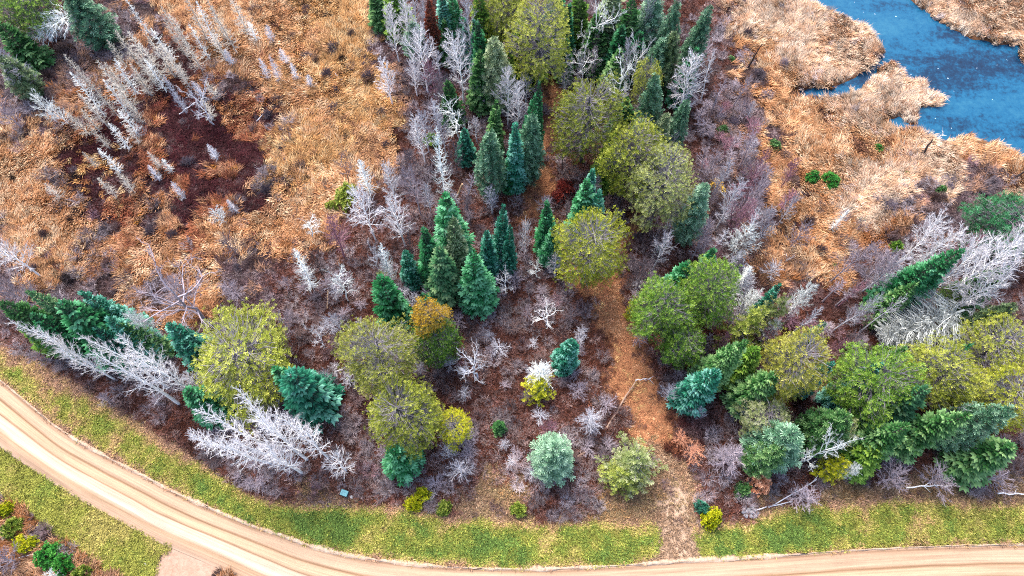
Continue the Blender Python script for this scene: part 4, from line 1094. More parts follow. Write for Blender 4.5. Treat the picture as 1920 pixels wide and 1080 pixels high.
# leafless trees: (kit, u, v, height, crown width, bark, label, group)
BARES = [
 ('aspen', 726, 8, 12, 44, 'white', 'slender white birch at the edge of the golden grass, left of a pair', None),
 ('aspen', 752, -14, 13, 46, 'white', 'slender white birch right of a pair at the edge of the golden grass', None),
 ('thin', 770, -6, 11, 26, 'palegrey', 'thin bare birch stem farther left of the rust-red spruce', 'thin stems by the rust-red spruce'),
 ('thin', 784, 4, 11, 24, 'palegrey', 'thin bare birch stem nearest the rust-red spruce', 'thin stems by the rust-red spruce'),
 ('aspen', 873, -2, 15, 52, 'palegrey', 'tall bare pale tree standing behind the slim teal spruces', None),
 ('broad', 790, 100, 13, 76, 'white', 'left of two big white bare crowns by the golden grass', None),
 ('broad', 862, 114, 14, 84, 'white', 'right of two big white bare crowns, the fuller one', None),
 ('aspen', 716, 112, 10, 42, 'white', 'white birch leaning into the golden grass beside brown brush', None),
 ('aspen', 768, 104, 9, 32, 'white', 'small white birch in front of the left big white crown', None),
 ('aspen', 780, 220, 11, 46, 'white', 'white birch nearest the golden grass in the bare upper thicket', 'birches in the upper thicket'),
 ('broad', 796, 240, 9, 56, 'palegrey', 'broader grey birch in the middle of the bare upper thicket', 'birches in the upper thicket'),
 ('antler', 858, 218, 8, 60, 'silver', 'crooked silvery dead tree over small spruces in the upper thicket', None),
 ('aspen', 825, 215, 9, 40, 'palegrey', 'grey birch by the crooked silvery dead tree in the upper thicket', 'birches in the upper thicket'),
 ('smallbare', 900, 175, 6, 50, 'palegrey', 'beige leafless bush between the green spruces of the upper wood', None),
 ('broad', 952, 168, 12, 60, 'white', 'white bare crown between green spruce and the tall olive pine', None),
 ('aspen', 972, 150, 13, 44, 'white', 'bare white tree just below the tall olive pine', None),
 ('broad', 815, 150, 9, 50, 'pinktwig', 'pinkish bare tree between the two white crowns and the golden grass', None),
 ('thin', 812, 180, 10, 36, 'palegrey', 'slim grey birch under the two big white crowns', None),
 ('antler', 1112, 52, 12, 62, 'white', 'crooked white tree with heavy boughs above the brown strip', None),
 ('antler', 1098, 122, 9, 50, 'white', 'white antler-shaped dead tree at the head of the brown strip', None),
 ('broad', 1214, 44, 14, 46, 'palegrey', 'grey-white bare crown among the teal pines at the top', None),
 ('aspen', 1185, 70, 12, 36, 'palegrey', 'small silvery tree left of the grey-white bare crown', None),
 ('antler', 1166, 160, 10, 56, 'silver', 'forked white dead tree right of the uppermost olive pine', None),
 ('antler', 1192, 120, 10, 42, 'white', 'white dead tree above the slim olive pine', None),
 ('dense', 1292, 150, 13, 76, 'white', 'brilliant white dense bare crown beside the tall pale teal pine', None),
 ('thin', 1348, 98, 11, 26, 'white', 'lone white birch leaning over purple brush near the marsh', None),
 ('deadcone', 812, 240, 17, 46, 'silver', 'tall dead tree with stubby branches left of the pale blue-green pine', None),
 ('smallbare', 852, 300, 6, 56, 'greytwig', 'grey leafless bush between the stubby dead tree and pale blue-green pine', None),
 # middle left
 ('broad', 684, 395, 12, 80, 'white', 'full white bare crown at the border of the orange grass', None),
 ('aspen', 722, 312, 12, 44, 'white', 'slim white tree above the full white crown at the grass border', None),
 ('aspen', 735, 378, 12, 58, 'white', 'white bare tree immediately right of the full white crown', None),
 ('broad', 777, 350, 11, 66, 'lilac', 'lilac-grey bare crown right of the slim white tree', None),
 ('broad', 770, 305, 8, 50, 'greytwig', 'grey-brown bare tree above the lilac-grey crown', None),
 ('aspen', 612, 414, 10, 50, 'pinktwig', 'pink-twigged bare tree with a pale stem in the orange grass', None),
 ('deadcone', 672, 296, 9, 42, 'silver', 'small silvery dead tree in the orange grass with radiating branches', None),
 ('antler', 640, 310, 7, 36, 'greytwig', 'thin dark dead tree beside the silvery one in the orange grass', None),
 ('deadcone', 540, 468, 12, 44, 'silver', 'bright silvery dead spire left of the clearing', None),
 ('deadcone', 706, 455, 12, 38, 'silver', 'silvery dead spire above the dark spruce and round pine', None),
 ('antler', 633, 528, 9, 50, 'silver', 'whitish lichen-covered dead tree between the silvery spires', None),
 ('antler', 702, 482, 6, 30, 'palegrey', 'small bent grey tree beside the silvery spire', None),
 ('antler', 593, 490, 8, 38, 'darktwig', 'black dead snag with bare arms in the brown brush', None),
 ('antler', 574, 424, 5, 40, 'silver', 'small whitish dead tree above the black bush in the orange grass', None),
 ('smallbare', 531, 604, 7, 56, 'lilac', 'pale lilac bare sapling right above the widest olive pine', None),
 ('smallbare', 632, 606, 7, 52, 'palegrey', 'grey-beige bare sapling left above the grey-centred pine', None),
 ('antler', 598, 632, 5, 40, 'palegrey', 'drooping pale twiggy tree between the two round pines', None),
 ('smallbare', 612, 704, 5, 40, 'palegrey', 'small starry bare tree beside the broad teal spruce', None),
 ('antler', 352, 560, 13, 140, 'lilac', 'large gnarled grey tree with sprawling boughs above the leaning teal spruce', None),
 ('broad', 330, 545, 9, 70, 'lilac', 'lilac-grey bare tree behind the large gnarled tree', None),
 ('aspen', 415, 520, 8, 46, 'lilac', 'small lilac birch above the large gnarled tree in orange grass', None),
 ('dense', 265, 616, 11, 56, 'silver', 'dense silvery bare crown closing the left roadside group', None),
 ('broad', 18, 478, 10, 84, 'white', 'white bare crown lying over the grass at the left edge', None),
 ('broad', 18, 545, 11, 64, 'lilac', 'lilac-white bare crown behind the left roadside firs', None),
 ('broad', 372, 712, 9, 56, 'white', 'white bare crown tucked left below the widest olive pine', None),
 # right of the clearing
 ('smallbare', 985, 445, 9, 42, 'white', 'upright white birch with pinkish twigs left of the pointed spruce pair', None),
 ('antler', 1008, 505, 3.5, 30, 'silver', 'small white dead tree below the pointed spruce pair', None),
 ('antler', 947, 530, 4, 40, 'white', 'star-shaped dead white tree below the three teal spruces', None),
 ('antler', 1030, 594, 5, 46, 'white', 'small white branching tree alone in the middle of the clearing', None),
 ('antler', 893, 690, 6, 64, 'palegrey', 'forked pale dead tree right of the golden-topped tree', None),
 ('smallbare', 783, 683, 5, 48, 'palegrey', 'spiky grey dead shrub tucked between the two lower round pines', None),
 ('dense', 1014, 706, 6, 60, 'silver', 'whitish lichen-covered dead tree beside the lone teal spruce', None),
 ('dense', 1108, 790, 5, 60, 'palegrey', 'rounded silvery-grey shrub beside the fallen brown trunk', None),
 ('smallbare', 1028, 805, 5, 56, 'pinktwig', 'pink-lilac bare shrub above the single pale teal pine', None),
 ('smallbare', 862, 880, 6, 76, 'palegrey', 'spreading pale bare tree below the young yellow-green pine', None),
 ('smallbare', 838, 850, 5, 44, 'palegrey', 'low pale bare tree left under the young yellow-green pine', None),
 ('smallbare', 1255, 738, 5, 44, 'palegrey', 'white spiky shrub left of the teal-green fir by the trail', None),
 ('smallbare', 1310, 772, 4, 40, 'palegrey', 'small pale twiggy tree at the foot of the teal-green fir', None),
 ('dense', 1368, 862, 6, 74, 'lilac', 'lilac-grey dense bare shrub right of the path near the verge', None),
 ('broad', 1242, 462, 11, 54, 'palegrey', 'grey bare tree below the palest olive pine', None),
 ('broad', 1208, 508, 9, 62, 'greytwig', 'dark grey bare tree left of the green pine pair', None),
 ('aspen', 1332, 420, 10, 40, 'lilac', 'small pinkish birch below the leaning blue-green pine', None),
 ('dense', 1392, 455, 9, 66, 'silver', 'bushy silver-white bare crown right of the leaning blue-green pine', None),
 ('deadcone', 1410, 505, 8, 50, 'silver', 'silver lichened dead tree above the pale cedar', None),
 ('aspen', 1345, 283, 10, 46, 'lilac', 'lilac birch right of the palest olive pine', None),
 ('aspen', 1373, 296, 9, 36, 'palegrey', 'small grey birch beside the lilac one above the leaning pine', None),
 ('aspen', 1388, 345, 12, 52, 'palegrey', 'fan-shaped grey birch right of the leaning blue-green pine', None),
 ('aspen', 1432, 318, 13, 44, 'lilac', 'slanting birch in the lilac thicket, second from the far end', 'birches in the lilac thicket'),
 ('aspen', 1440, 278, 12, 40, 'pinktwig', 'slanting pink-twigged birch in the lilac thicket by the marsh, beside a lilac one', 'birches in the lilac thicket'),
 ('aspen', 1410, 375, 11, 44, 'pinktwig', 'slanting pink-twigged birch nearest the white stem in the lilac thicket', 'birches in the lilac thicket'),
 ('thin', 1436, 408, 12, 30, 'white', 'white slanting stem above the silver lichened dead tree', None),
 ('aspen', 1420, 250, 9, 44, 'lilac', 'farthest slanting lilac birch in the thicket by the marsh', 'birches in the lilac thicket'),
 ('dense', 1400, 568, 9, 46, 'silver', 'silver-grey dead crown between the green pine pair and yellow-green cedar', None),
 ('dense', 1448, 618, 9, 40, 'silver', 'small silver crown at the front of the yellow-green cedar', None),
 ('dense', 1502, 562, 10, 44, 'silver', 'pale silver crown at the right of the lichened cedar', None),
 ('thin', 1542, 572, 11, 30, 'palegrey', 'thin pale birch right of the pale silver crown', None),
 ('aspen', 1640, 555, 12, 44, 'palegrey', 'pale birch leaning right over bare ground, left of the toppled dead tree', None),
 ('thin', 1690, 562, 11, 30, 'palegrey', 'slim birch just left above the toppled grey dead tree', None),
 ('aspen', 1632, 452, 12, 52, 'lilac', 'lilac birch at the left end of the white grove near the marsh', None),
 ('broad', 1655, 495, 11, 72, 'lilac', 'broad grey-lilac crown in the lower left of the white grove', None),
 ('aspen', 1692, 480, 11, 56, 'palegrey', 'grey-white birch in front of the dark fir line', None),
 ('broad', 1738, 446, 13, 78, 'white', 'white crown above the dark fir line, upper left of the grove', None),
 ('aspen', 1795, 435, 14, 66, 'white', 'white birch above the leaning dark fir', None),
 ('aspen', 1832, 440, 12, 50, 'pinktwig', 'pinkish birch between the leaning fir and the broad dark evergreen', None),
 ('broad', 1800, 512, 16, 88, 'white', 'white crown hanging over the leaning dark fir', None),
 ('broad', 1858, 500, 17, 124, 'white', 'largest white bare crown at the right side of the grove', None),
 ('broad', 1902, 476, 16, 90, 'white', 'white crown cut by the right edge beside the largest one', None),
 ('broad', 1832, 548, 14, 84, 'white', 'lower white crown under the largest one in the grove', None),
 ('smallbare', 1665, 635, 5, 50, 'silver', 'silvery bush at the tip of the toppled grey dead tree', None),
 ('smallbare', 1600, 640, 5, 40, 'lilac', 'small lilac bush on the maroon ground left of the toppled dead tree', None),
 ('antler', 1540, 850, 10, 62, 'silver', 'white dead tree sprawled over the bushy blue-green pine', None),
 ('dense', 1595, 882, 6, 36, 'silver', 'whitish dead top in the small yellow cedar', None),
 ('antler', 1768, 770, 9, 36, 'palegrey', 'small pale dead top below the left big olive crown', None),
 ('smallbare', 1385, 590, 8, 44, 'palegrey', 'pale bare tree between the green pines and cedars', None),
 ('smallbare', 1415, 790, 5, 52, 'tan', 'tan bare bush around the faded pine sapling', None),
 ('smallbare', 1478, 392, 7, 44, 'palegrey', 'pale bare sapling in orange grass right of the lilac thicket', None),
 ('smallbare', 1500, 440, 7, 50, 'lilac', 'faint lilac bush in orange grass right of the slanting birches', None),
 ('deadcone', 1592, 392, 6, 24, 'silver', 'small grey-green dead conifer in the orange marsh grass', None),
 ('antler', 1605, 438, 6, 26, 'tan', 'tan forked snag in the orange marsh grass', None),
 # upper left corner
 ('broad', 25, 130, 9, 62, 'palegrey', 'pale bare tree over the grey-green pine at the left edge', None),
 ('smallbare', 82, 203, 6, 60, 'silver', 'silver bare bush at the left of the larch stand', None),
 ('smallbare', 15, 215, 6, 60, 'lilac', 'lilac-white bush at the left edge above the orange grass', None),
 ('smallbare', 110, 212, 5, 44, 'silver', 'whitish bush nearest the larch stand at its left', None),
 ('antler', 378, 195, 7, 50, 'palegrey', 'thin forked dead tree right of the larch stand', None),
 ('smallbare', 412, 404, 4, 46, 'silver', 'pale green-white starry bush in the maroon bog', None),
 ('smallbare', 432, 462, 5, 62, 'greytwig', 'grey rounded bush below the starry one at the grass edge', None),
 # verge brush at right
 ('smallbare', 1508, 930, 4, 84, 'lilac', 'toppled lilac brush spilling over the verge below the white dead tree', None),
 ('smallbare', 1672, 898, 4, 90, 'lilac', 'lilac roadside brush, left of two heaps below the drooping fir', None),
 ('smallbare', 1760, 900, 4, 90, 'lilac', 'lilac-brown roadside brush, right of two heaps below the scaly fir', None),
 ('smallbare', 1868, 895, 4, 90, 'lilac', 'grey roadside brush below the dark right-edge fir', None),
 ('smallbare', 1915, 880, 5, 70, 'greytwig', 'dark grey brush at the right edge above the verge', None),
 ('smallbare', 1800, 848, 6, 40, 'palegrey', 'small grey dead tree between the pale teal pine and scaly fir', None),
 ('smallbare', 1296, 846, 3, 66, 'rusttwig', 'rusty bare bush on the right side of the lower trail', None),
 ('smallbare', 1275, 822, 2.5, 46, 'rusttwig', 'smaller rusty bush just up the trail from the bigger rusty one', None),
 # lower left corner
 ('smallbare', 10, 1050, 4, 70, 'lilac', 'pale bare brush in the bottom left corner', None),
 ('smallbare', 100, 1078, 3, 40, 'silver', 'silvery bush at the bottom edge beside bright green shrubs', None),
]
BG = 'white birch, counted rightwards, in the thicket below the widest olive pine'
for (u, v, h, w_) in [(348, 790, 17, 72), (386, 764, 20, 80), (402, 808, 18, 80), (438, 758, 19, 78), (470, 790, 20, 84), (510, 772, 17, 72), (484, 838, 16, 80), (446, 812, 18, 76), (556, 812, 14, 78)]:
    nb_ = sum(1 for q_ in BARES if q_[7] == 'white birches below the widest olive pine')
    BARES.append(('tallaspen', u, v, h, w_, 'white', ORD[nb_] + ' ' + BG, 'white birches below the widest olive pine'))
BARES.append(('smallbare', 636, 872, 7, 80, 'white', 'white bare crown standing apart at the right end of the roadside birches', None))
BG = 'birch, counted rightwards, leaning over the left verge before the dark spruces'
for (u, v, h, w_, b) in [(28, 604, 16, 56, 'white'), (60, 620, 14, 50, 'white'), (104, 650, 13, 54, 'white'), (162, 632, 19, 62, 'white'), (172, 662, 20, 84, 'white'), (214, 632, 17, 70, 'white'), (252, 660, 16, 72, 'white')]:
    nb_ = sum(1 for q_ in BARES if q_[7] == 'white birches in front of the left roadside spruces')
    BARES.append(('tallaspen', u, v, h, w_, b, ORD[nb_] + ' ' + BG, 'white birches in front of the left roadside spruces'))
for k, u, v, h, w_, bm, lab, grp in BARES:
    nm, cat = NAMES[k]; plant(k, u, v, h, w_, bm, lab, nm, cat, group=grp)

# larch stand in the bog
LARCH = [(237,-5,9),(302,8,9),(318,22,8),(345,-5,10),(362,5,10),(382,-8,10),(398,8,11),(432,-8,9),(465,40,5),(213,55,8),(235,60,10),(202,74,7),(288,50,8),(343,70,8),(262,82,9),(308,35,9),(352,38,9),
 (275,62,10),(300,78,8),(118,100,9),(123,130,11),(178,110,10),(195,116,8),(162,144,10),(207,108,9),(240,118,8),(255,136,6),(225,175,8),(222,205,7),(125,205,7),(150,205,6),(170,238,6),(202,232,7),(230,230,6),(318,104,7),(250,100,8),(270,110,8),
 (375,182,6),(388,150,5),(155,283,5),(183,276,7),(216,322,6),(183,332,6),(276,284,5),(304,298,4),(84,345,5),(396,60,7),(330,120,6),(190,150,9),(212,150,8),(145,170,9)]
random.seed(31); RO = rows_of(LARCH, 5)
for i, (u, v, h) in enumerate(LARCH):
    bm = 'silver' if i % 4 == 0 else 'larch'
    plant('larch', u, v, h - .6, 23 + 2.0 * (h - 5) + random.uniform(-4, 6), bm, '%s leafless %s larch from the left, %s row of the bog stand' % (RO[i][1], ('small ' if h < 7 else 'tall ' if h > 8 else '') + ('grey' if i % 4 == 0 else 'beige'), BAND[5][RO[i][0]]), 'larch_tree', 'larch tree', 'leafless larches in the bog')
THIN = [(300,140,9),(497,46,4),(524,88,4),(484,108,5),(504,103,6),(545,118,4),(420,92,4),(575,140,3),(275,310,4),(318,338,5),(425,373,4),(360,150,4),(390,270,4)]
RO = rows_of(THIN, 3)
for i, (u, v, h) in enumerate(THIN):
    plant('deadcone', u, v, h, 20, 'palegrey', '%s thin pale dead larch from the left, %s row, right of the stand' % (RO[i][1], BAND[3][RO[i][0]]), 'dead_larch', 'larch tree', 'thin dead larches in the bog')

# shrubs
DARKB = [(575,18),(632,45),(617,30),(545,65),(583,70),(620,90),(590,108),(575,105),(690,145),(668,165),(633,170),(620,198),(595,215),(590,235),(715,210),(685,205),(650,250),(560,310),(575,330),(612,335),(555,305),(510,340),(497,352),(605,342),(140,330),(110,345),(58,360),(190,430),(215,430),(275,430),(340,430),(358,446),(325,435),(240,510),(258,520),(130,410),(145,400),(100,340),(80,440),(320,395),(290,380),(260,420),(150,490),(120,520),(470,490),(440,500),(350,300),(556,455),(540,448),(590,290),(530,280),(505,215),(470,240),(520,190),(55,190),(30,260),(70,300),(20,330),(460,160),(480,20),(610,140),(660,60),(640,105),(700,250),(670,270),(720,270),(555,170),(535,240),(200,490),(280,480),(60,500),(380,480)]
GREYB = [(1435,100),(1470,115),(1405,145),(1440,175),(1380,230),(1345,215),(1400,60),(1355,40),(1370,180),(1475,290),(1490,335),(1590,400),(1640,370),(1665,385),(1700,378),(1420,140),(1395,105),(1330,200),(1360,260),(1400,215),(1455,215),(1600,372),(1780,345),(1815,350),(1850,360),(1790,385),(1825,390),(1865,340),(1760,370),(1845,400),(1775,410),(1810,415),(1745,395),(1740,350),(1885,380),(1540,385),(1560,440),(1590,460),(1620,410),(1570,480),(1540,470),(1520,410)]
GREYL = [(115,90),(95,110),(135,110),(130,20),(165,40),(175,85),(150,60),(60,150),(50,185),(100,165),(85,135),(120,60),(20,180),(195,30),(5,250),(40,240),(150,20)]
random.seed(77)
for lst, bm, lab, grp, wr in ((DARKB, None, 'low dark leafless shrub in the orange bog grass', 'dark shrubs in the orange bog grass', (16, 44)),
                          (GREYB, None, 'grey-purple leafless shrub at the edge of the tan marsh', 'grey-purple shrubs by the marsh', (26, 50)),
                          (GREYL, None, 'grey-purple leafless shrub left of the larch stand', 'grey shrubs left of the larches', (28, 52))):
    nr = 7 if lst is DARKB else 4 if lst is GREYB else 3; RO = rows_of(lst, nr)
    for i, (u, v) in enumerate(lst):
        lab_ = '%s %s, %s row' % (RO[i][1], lab.replace(' in the', ' from the left in the', 1).replace(' at the', ' from the left at the', 1).replace(' left of the larch', ' from the left beside the larch', 1), BAND[nr][RO[i][0]])
        plant('bush', u + random.uniform(-4, 4), v + random.uniform(-4, 4), random.uniform(.7, 1.9), random.uniform(*wr), random.choice(['browntwig', 'greytwig', 'browntwig', 'greytwig', 'darktwig'] if lst is DARKB else ['greytwig', 'lilac', 'browntwig']), lab_, 'shrub', 'shrub', grp)
LEAFY = [(1525,332,28,'grass_green','bright green shrub, left of two in the tan marsh grass'),(1559,338,34,'grass_green','bright green shrub, right and larger of two in the tan marsh grass'),(1453,272,24,'green','dark green bush at the edge of the lilac thicket'),
 (1648,278,20,'grass_green','pale green small shrub in the marsh grass toward the creek'),(1355,243,22,'green','green bush in purple brush right of the teal pines'),(1765,355,20,'green','faint green shrub in the purple thicket below the creek'),
 (1615,412,14,'grass_green','tiny light green shrub beside the grey-green dead conifer'),(1700,325,12,'grass_green','tiny green tuft in pale grass under the leaning black log'),(1562,498,12,'grass_green','tiny green shrub in the orange grass left of the white grove'),
 (1681,462,26,'pine_green','dark green bush in front of the lilac end of the white grove'),(1372,110,14,'green','small green sprig by the lone white birch near the marsh'),(1464,175,12,'green','small green sprig where the thin channel ends in the reeds'),
 (648,365,46,'yelgreen','yellow-green bush at the border of the orange grass left of the white crown'),(622,385,24,'yelgreen','small yellow-green bush left beside the bigger one in the orange grass'),
 (1395,919,32,'green','small round green spruce shrub near the right verge'),(1316,951,26,'teal','small teal shrub at the right side of the path mouth'),(1336,972,38,'yellow','yellow-green shrub beside the small teal one at the path mouth'),
 (1425,903,46,'orange','orange-leaved oak sapling right of the lilac shrub'),
 (795,926,30,'yellow','bright yellow-green shrub at the top of the verge, highest of three'),(776,944,32,'yellow','bright yellow shrub at the top of the verge, left of three'),(832,952,28,'yelgreen','dull green shrub at the top of the verge, right of three'),
 (972,955,28,'yelgreen','green and yellow shrub on the dry grass left of the pale teal pine'),(1060,352,36,'redtwigleaf','red-twigged bush on the brown strip above the dark spruce'),(1048,368,30,'redtwigleaf','smaller red-brown bush just below the red-twigged one'),
 (1190,100,26,'grass_green','green bush on the brown strip beside the pointed spruce'),
 (1345,350,30,'orangeleaf','orange tuft at the top of the leaning blue-green pine'),
 (8,955,30,'yellow','bright green shrub at the left edge under the mown verge'),(20,990,38,'yelgreen','bright green shrub below the first at the left edge'),(42,1020,34,'yellow','bright lime shrub in the lower left brush, third from the edge'),(62,1018,26,'yellow','small lime shrub in the lower left brush beside the third'),
 (88,1040,44,'grass_green','vivid green shrub in the middle of the lower left brush'),(118,1058,40,'grass_green','vivid green shrub farthest right in the lower left brush'),(150,1078,36,'yelgreen','green shrub at the bottom edge by the mown verge'),
 (810,262,30,'pine_green','olive shrub under the birches of the upper thicket'),(865,130,20,'green','green tuft under the fuller white crown'),
 (690,152,22,'browntwigleaf','dark brown shrub at the edge of the golden grass below white birches')]
M['redtwigleaf'] = leaf_mat('red_leaves', (90, 30, 26), (150, 58, 48), (196, 100, 80), .8)
M['orangeleaf'] = M['gold']; M['browntwigleaf'] = leaf_mat('brown_leaves', (60, 40, 34), (96, 68, 54), (130, 96, 74), .8)
for (u, v, w_, lm, lab) in LEAFY:
    plant('leafbush', u, v, max(.8, w_ * .055), w_, lm, lab, 'leafy_shrub', 'shrub', barkm=M['browntwig'])
# small bare saplings over the clearing floor, the lilac thicket and the upper wood
random.seed(123)
for (n_, box, zs, hr, wr, ms, lab, nr, grp) in (
    (140, (430, 1280, 520, 930), 'b', (.9, 2.8), (28, 60), ['lilac', 'browntwig', 'palegrey', 'palegrey', 'greytwig', 'lilac'], '%s small leafless sapling from the left in the brown clearing, %s row', 8, 'saplings in the brown clearing'),
    (95, (1310, 1640, 120, 640), 'bgn', (1.5, 4.5), (34, 64), ['lilac', 'browntwig', 'pinktwig', 'palegrey', 'lilac'], '%s leafless sapling from the left in the lilac marsh-side thicket, %s row', 5, 'saplings along the marsh'),
    (95, (690, 1330, 0, 490), 'b', (2, 5), (32, 60), ['palegrey', 'palegrey', 'browntwig', 'lilac', 'greytwig'], '%s leafless sapling from the left under the upper wood, %s row', 5, 'saplings of the upper wood'),
    (26, (1560, 1920, 560, 900), 'b', (2, 4), (30, 54), ['greytwig', 'browntwig', 'lilac'], '%s small leafless sapling from the left under the right wood, %s row', 3, 'saplings of the right wood'),
    (22, (20, 640, 500, 760), 'bg', (1.5, 3.5), (28, 52), ['lilac', 'browntwig', 'greytwig', 'palegrey'], '%s small leafless sapling from the left behind the roadside birches, %s row', 3, 'saplings behind the roadside birches')):
    pts = []; tries = 0
    while len(pts) < n_ and tries < 6000:
        tries += 1
        u, v = random.uniform(*box[:2]), random.uniform(*box[2:]); x_, y_ = place(u, v)
        if inpoly(np.array([x_]), np.array([y_]), verge_poly)[0] or inpoly(np.array([x_]), np.array([y_]), road_poly)[0] or LET[zone(np.array([x_]), np.array([y_]), 0)[0]] not in zs: continue
        if any(abs(u - p[0]) < 14 and abs(v - p[1]) < 12 for p in pts): continue
        pts.append((u, v))
    RO = rows_of(pts, nr)
    for i, (u, v) in enumerate(pts):
        tall_ = 'marsh' in grp or 'upper' in grp
        kd = ('aspen', 'thin', 'smallbare')[i % 3] if tall_ else 'smallbare'
        hh_ = random.uniform(*hr) * (1.0 if kd == 'smallbare' else 2.0)
        plant(kd, u, v, hh_, random.uniform(*wr) * (1.0 if kd == 'smallbare' else .62), random.choice(ms), lab % (RO[i][1], BAND[nr][RO[i][0]]), 'bare_sapling', 'sapling', grp)


# ------------------------------------------------------------------ fallen trunks, stumps, poles
def log(name, label, cat, a, b, r0, r1, m, stubs=4, za=.2, zb=.2):
    ax, ay = place(*a, za); bx, by = place(*b, zb)
    A, B = Vector((ax, ay, za)), Vector((bx, by, zb)); O = (A.x, A.y, 0)
    root = bpy.data.objects.new(name, None); COL.objects.link(root); root.location = O; tag(root, label, cat)
    random.seed(int(a[0] * 7 + a[1])); g = Geo(); A -= Vector(O); B -= Vector(O)
    n = 6; pts = [A.lerp(B, i / n) + Vector((U(-1, 1), U(-1, 1), U(-.3, .5))) * .10 for i in range(n + 1)]
    g.tube(pts, [r0 + (r1 - r0) * i / n for i in range(n + 1)], .6, 7, cap=True)
    mobj('trunk', g.mesh('log'), m, root)
    if stubs:
        g = Geo()
        for k in range(stubs):
            t = U(.3, .98); p = A.lerp(B, t); d = (B - A).normalized(); o = d.orthogonal(); o.rotate(Matrix.Rotation(U(0, 6.28), 3, d))
            e = p + (d + o * U(.7, 1.3)).normalized() * U(.4, 1.3); e.z = max(.1, e.z)
            g.tube([p, p.lerp(e, .5) + Vector((0, 0, .08)), e], [.045, .03, .012], .6, 3)
        mobj('branches', g.mesh('log_branches'), m, root)
log('fallen_log', 'fallen brown trunk slanting across the left side of the lower trail', 'log', (1138, 802), (1192, 714), .14, .07, M['log'], 5, .3, .5)
log('fallen_branch', 'thin forked branch end bending off the fallen brown trunk over the trail', 'log', (1192, 712), (1220, 711), .08, .03, M['palegrey'], 3, .5, .3)
log('fallen_log', 'long grey fallen trunk below the broad dark spruce, upper of two crossing', 'log', (893, 600), (962, 688), .12, .06, M['greytwig'], 5)
log('fallen_log', 'long grey fallen trunk crossing just under another below the broad dark spruce', 'log', (905, 612), (940, 668), .11, .05, M['greybark'], 4)
log('fallen_log', 'short rusty trunk pointing at the grey-centred pine from the left', 'log', (598, 625), (631, 642), .12, .08, M['tan'], 1)
log('fallen_log', 'pale grey trunk lying upright-looking between the two round pines', 'log', (552, 676), (569, 618), .13, .08, M['greybark'], 2)
log('fallen_log', 'straight red-brown trunk in the brush above the grey-beige sapling', 'log', (615, 544), (614, 580), .10, .07, M['tan'], 0)
log('fallen_log', 'short pale fallen pole between the dark bushy spruce and the verge', 'log', (725, 934), (736, 927), .09, .06, M['palegrey'], 0)
log('fallen_log', 'thin brown trunk in the clearing right of the small bushy spruce', 'log', (903, 826), (927, 843), .09, .05, M['log'], 2)
log('fallen_log', 'brown broken trunk above the single pale teal pine on its right', 'log', (1083, 858), (1100, 845), .14, .10, M['log'], 1)
log('fallen_log', 'thin stick lying right of the young yellow-green pine', 'log', (913, 806), (937, 771), .06, .03, M['palegrey'], 3)
log('fallen_log', 'fallen stick in front of the forked pale dead tree', 'log', (796, 897), (840, 893), .07, .04, M['greybark'], 2)
log('fallen_log', 'white fallen trunk lying on the lilac roadside brush', 'log', (1700, 913), (1785, 910), .09, .05, M['white'], 6, 1.4, 1.4)
log('fallen_log', 'slanting white trunk above the lilac-brown roadside brush', 'log', (1796, 890), (1850, 874), .08, .05, M['white'], 4, 1.2, 1.5)
log('fallen_log', 'white fallen pole at the right edge just above the verge', 'log', (1872, 925), (1926, 927), .09, .07, M['white'], 1, .6, .6)
log('fallen_log', 'thin grey fallen trunk ending at the rock pile', 'log', (1415, 956), (1486, 940), .08, .05, M['palegrey'], 3, .3, .5)
log('fallen_log', 'grey fallen trunk running into the right wood above the rock pile', 'log', (1440, 952), (1530, 900), .07, .04, M['palegrey'], 6, .3, 1.5)
log('fallen_log', 'pale fallen stem among the maroon shrubs right of the larches', 'log', (335, 214), (372, 186), .08, .04, M['palegrey'], 3, .5, .8)
log('fallen_log', 'short pale stick in the golden grass', 'log', (562, 203), (584, 205), .06, .05, M['palegrey'], 0, .5, .5)
log('fallen_log', 'slim pale stick in the golden grass pointing right-down', 'log', (628, 138), (642, 152), .06, .04, M['palegrey'], 2, .5, .5)
log('fallen_log', 'tiny pale stick at the left border of the bare maroon patch', 'log', (481, 228), (492, 214), .06, .04, M['palegrey'], 0, .5, .6)
log('fallen_log', 'long slanting pale stem in orange grass left of the white grove', 'log', (1454, 508), (1488, 478), .08, .05, M['palegrey'], 3, .4, .8)
log('fallen_log', 'thin pale stick crossing dark brush below the forked white tree at the strip', 'log', (1290, 470), (1305, 472), .06, .04, M['palegrey'], 0, .4, .4)
log('broken_snag', 'tan broken snag left of the largest dark teal spruce', 'dead tree', (849, 388), (866, 345), .16, .12, M['tan'], 1, .2, 5)
log('leaning_snag', 'black bare snag leaning toward the creek from the marsh grass', 'dead tree', (1728, 292), (1748, 262), .20, .10, M['darktwig'], 2, .1, 3)
log('leaning_snag', 'dark stump of a snag with reddish foot at the right edge of the marsh', 'dead tree', (1897, 336), (1930, 316), .18, .10, M['darktwig'], 1, .2, 2.5)
log('leaning_snag', 'dark standing snag in tan grass right of the teal pines', 'dead tree', (1402, 128), (1428, 82), .16, .08, M['darktwig'], 3, .1, 6)
log('dead_branch', 'white dead branch poking out of the creek by the reeds', 'branch', (1756, 262), (1768, 250), .10, .05, M['white'], 6, .0, .9)
log('fallen_log', 'long thin trunk through the bottom-left brush', 'log', (20, 1052), (96, 1028), .08, .04, M['palegrey'], 3, .4, .8)

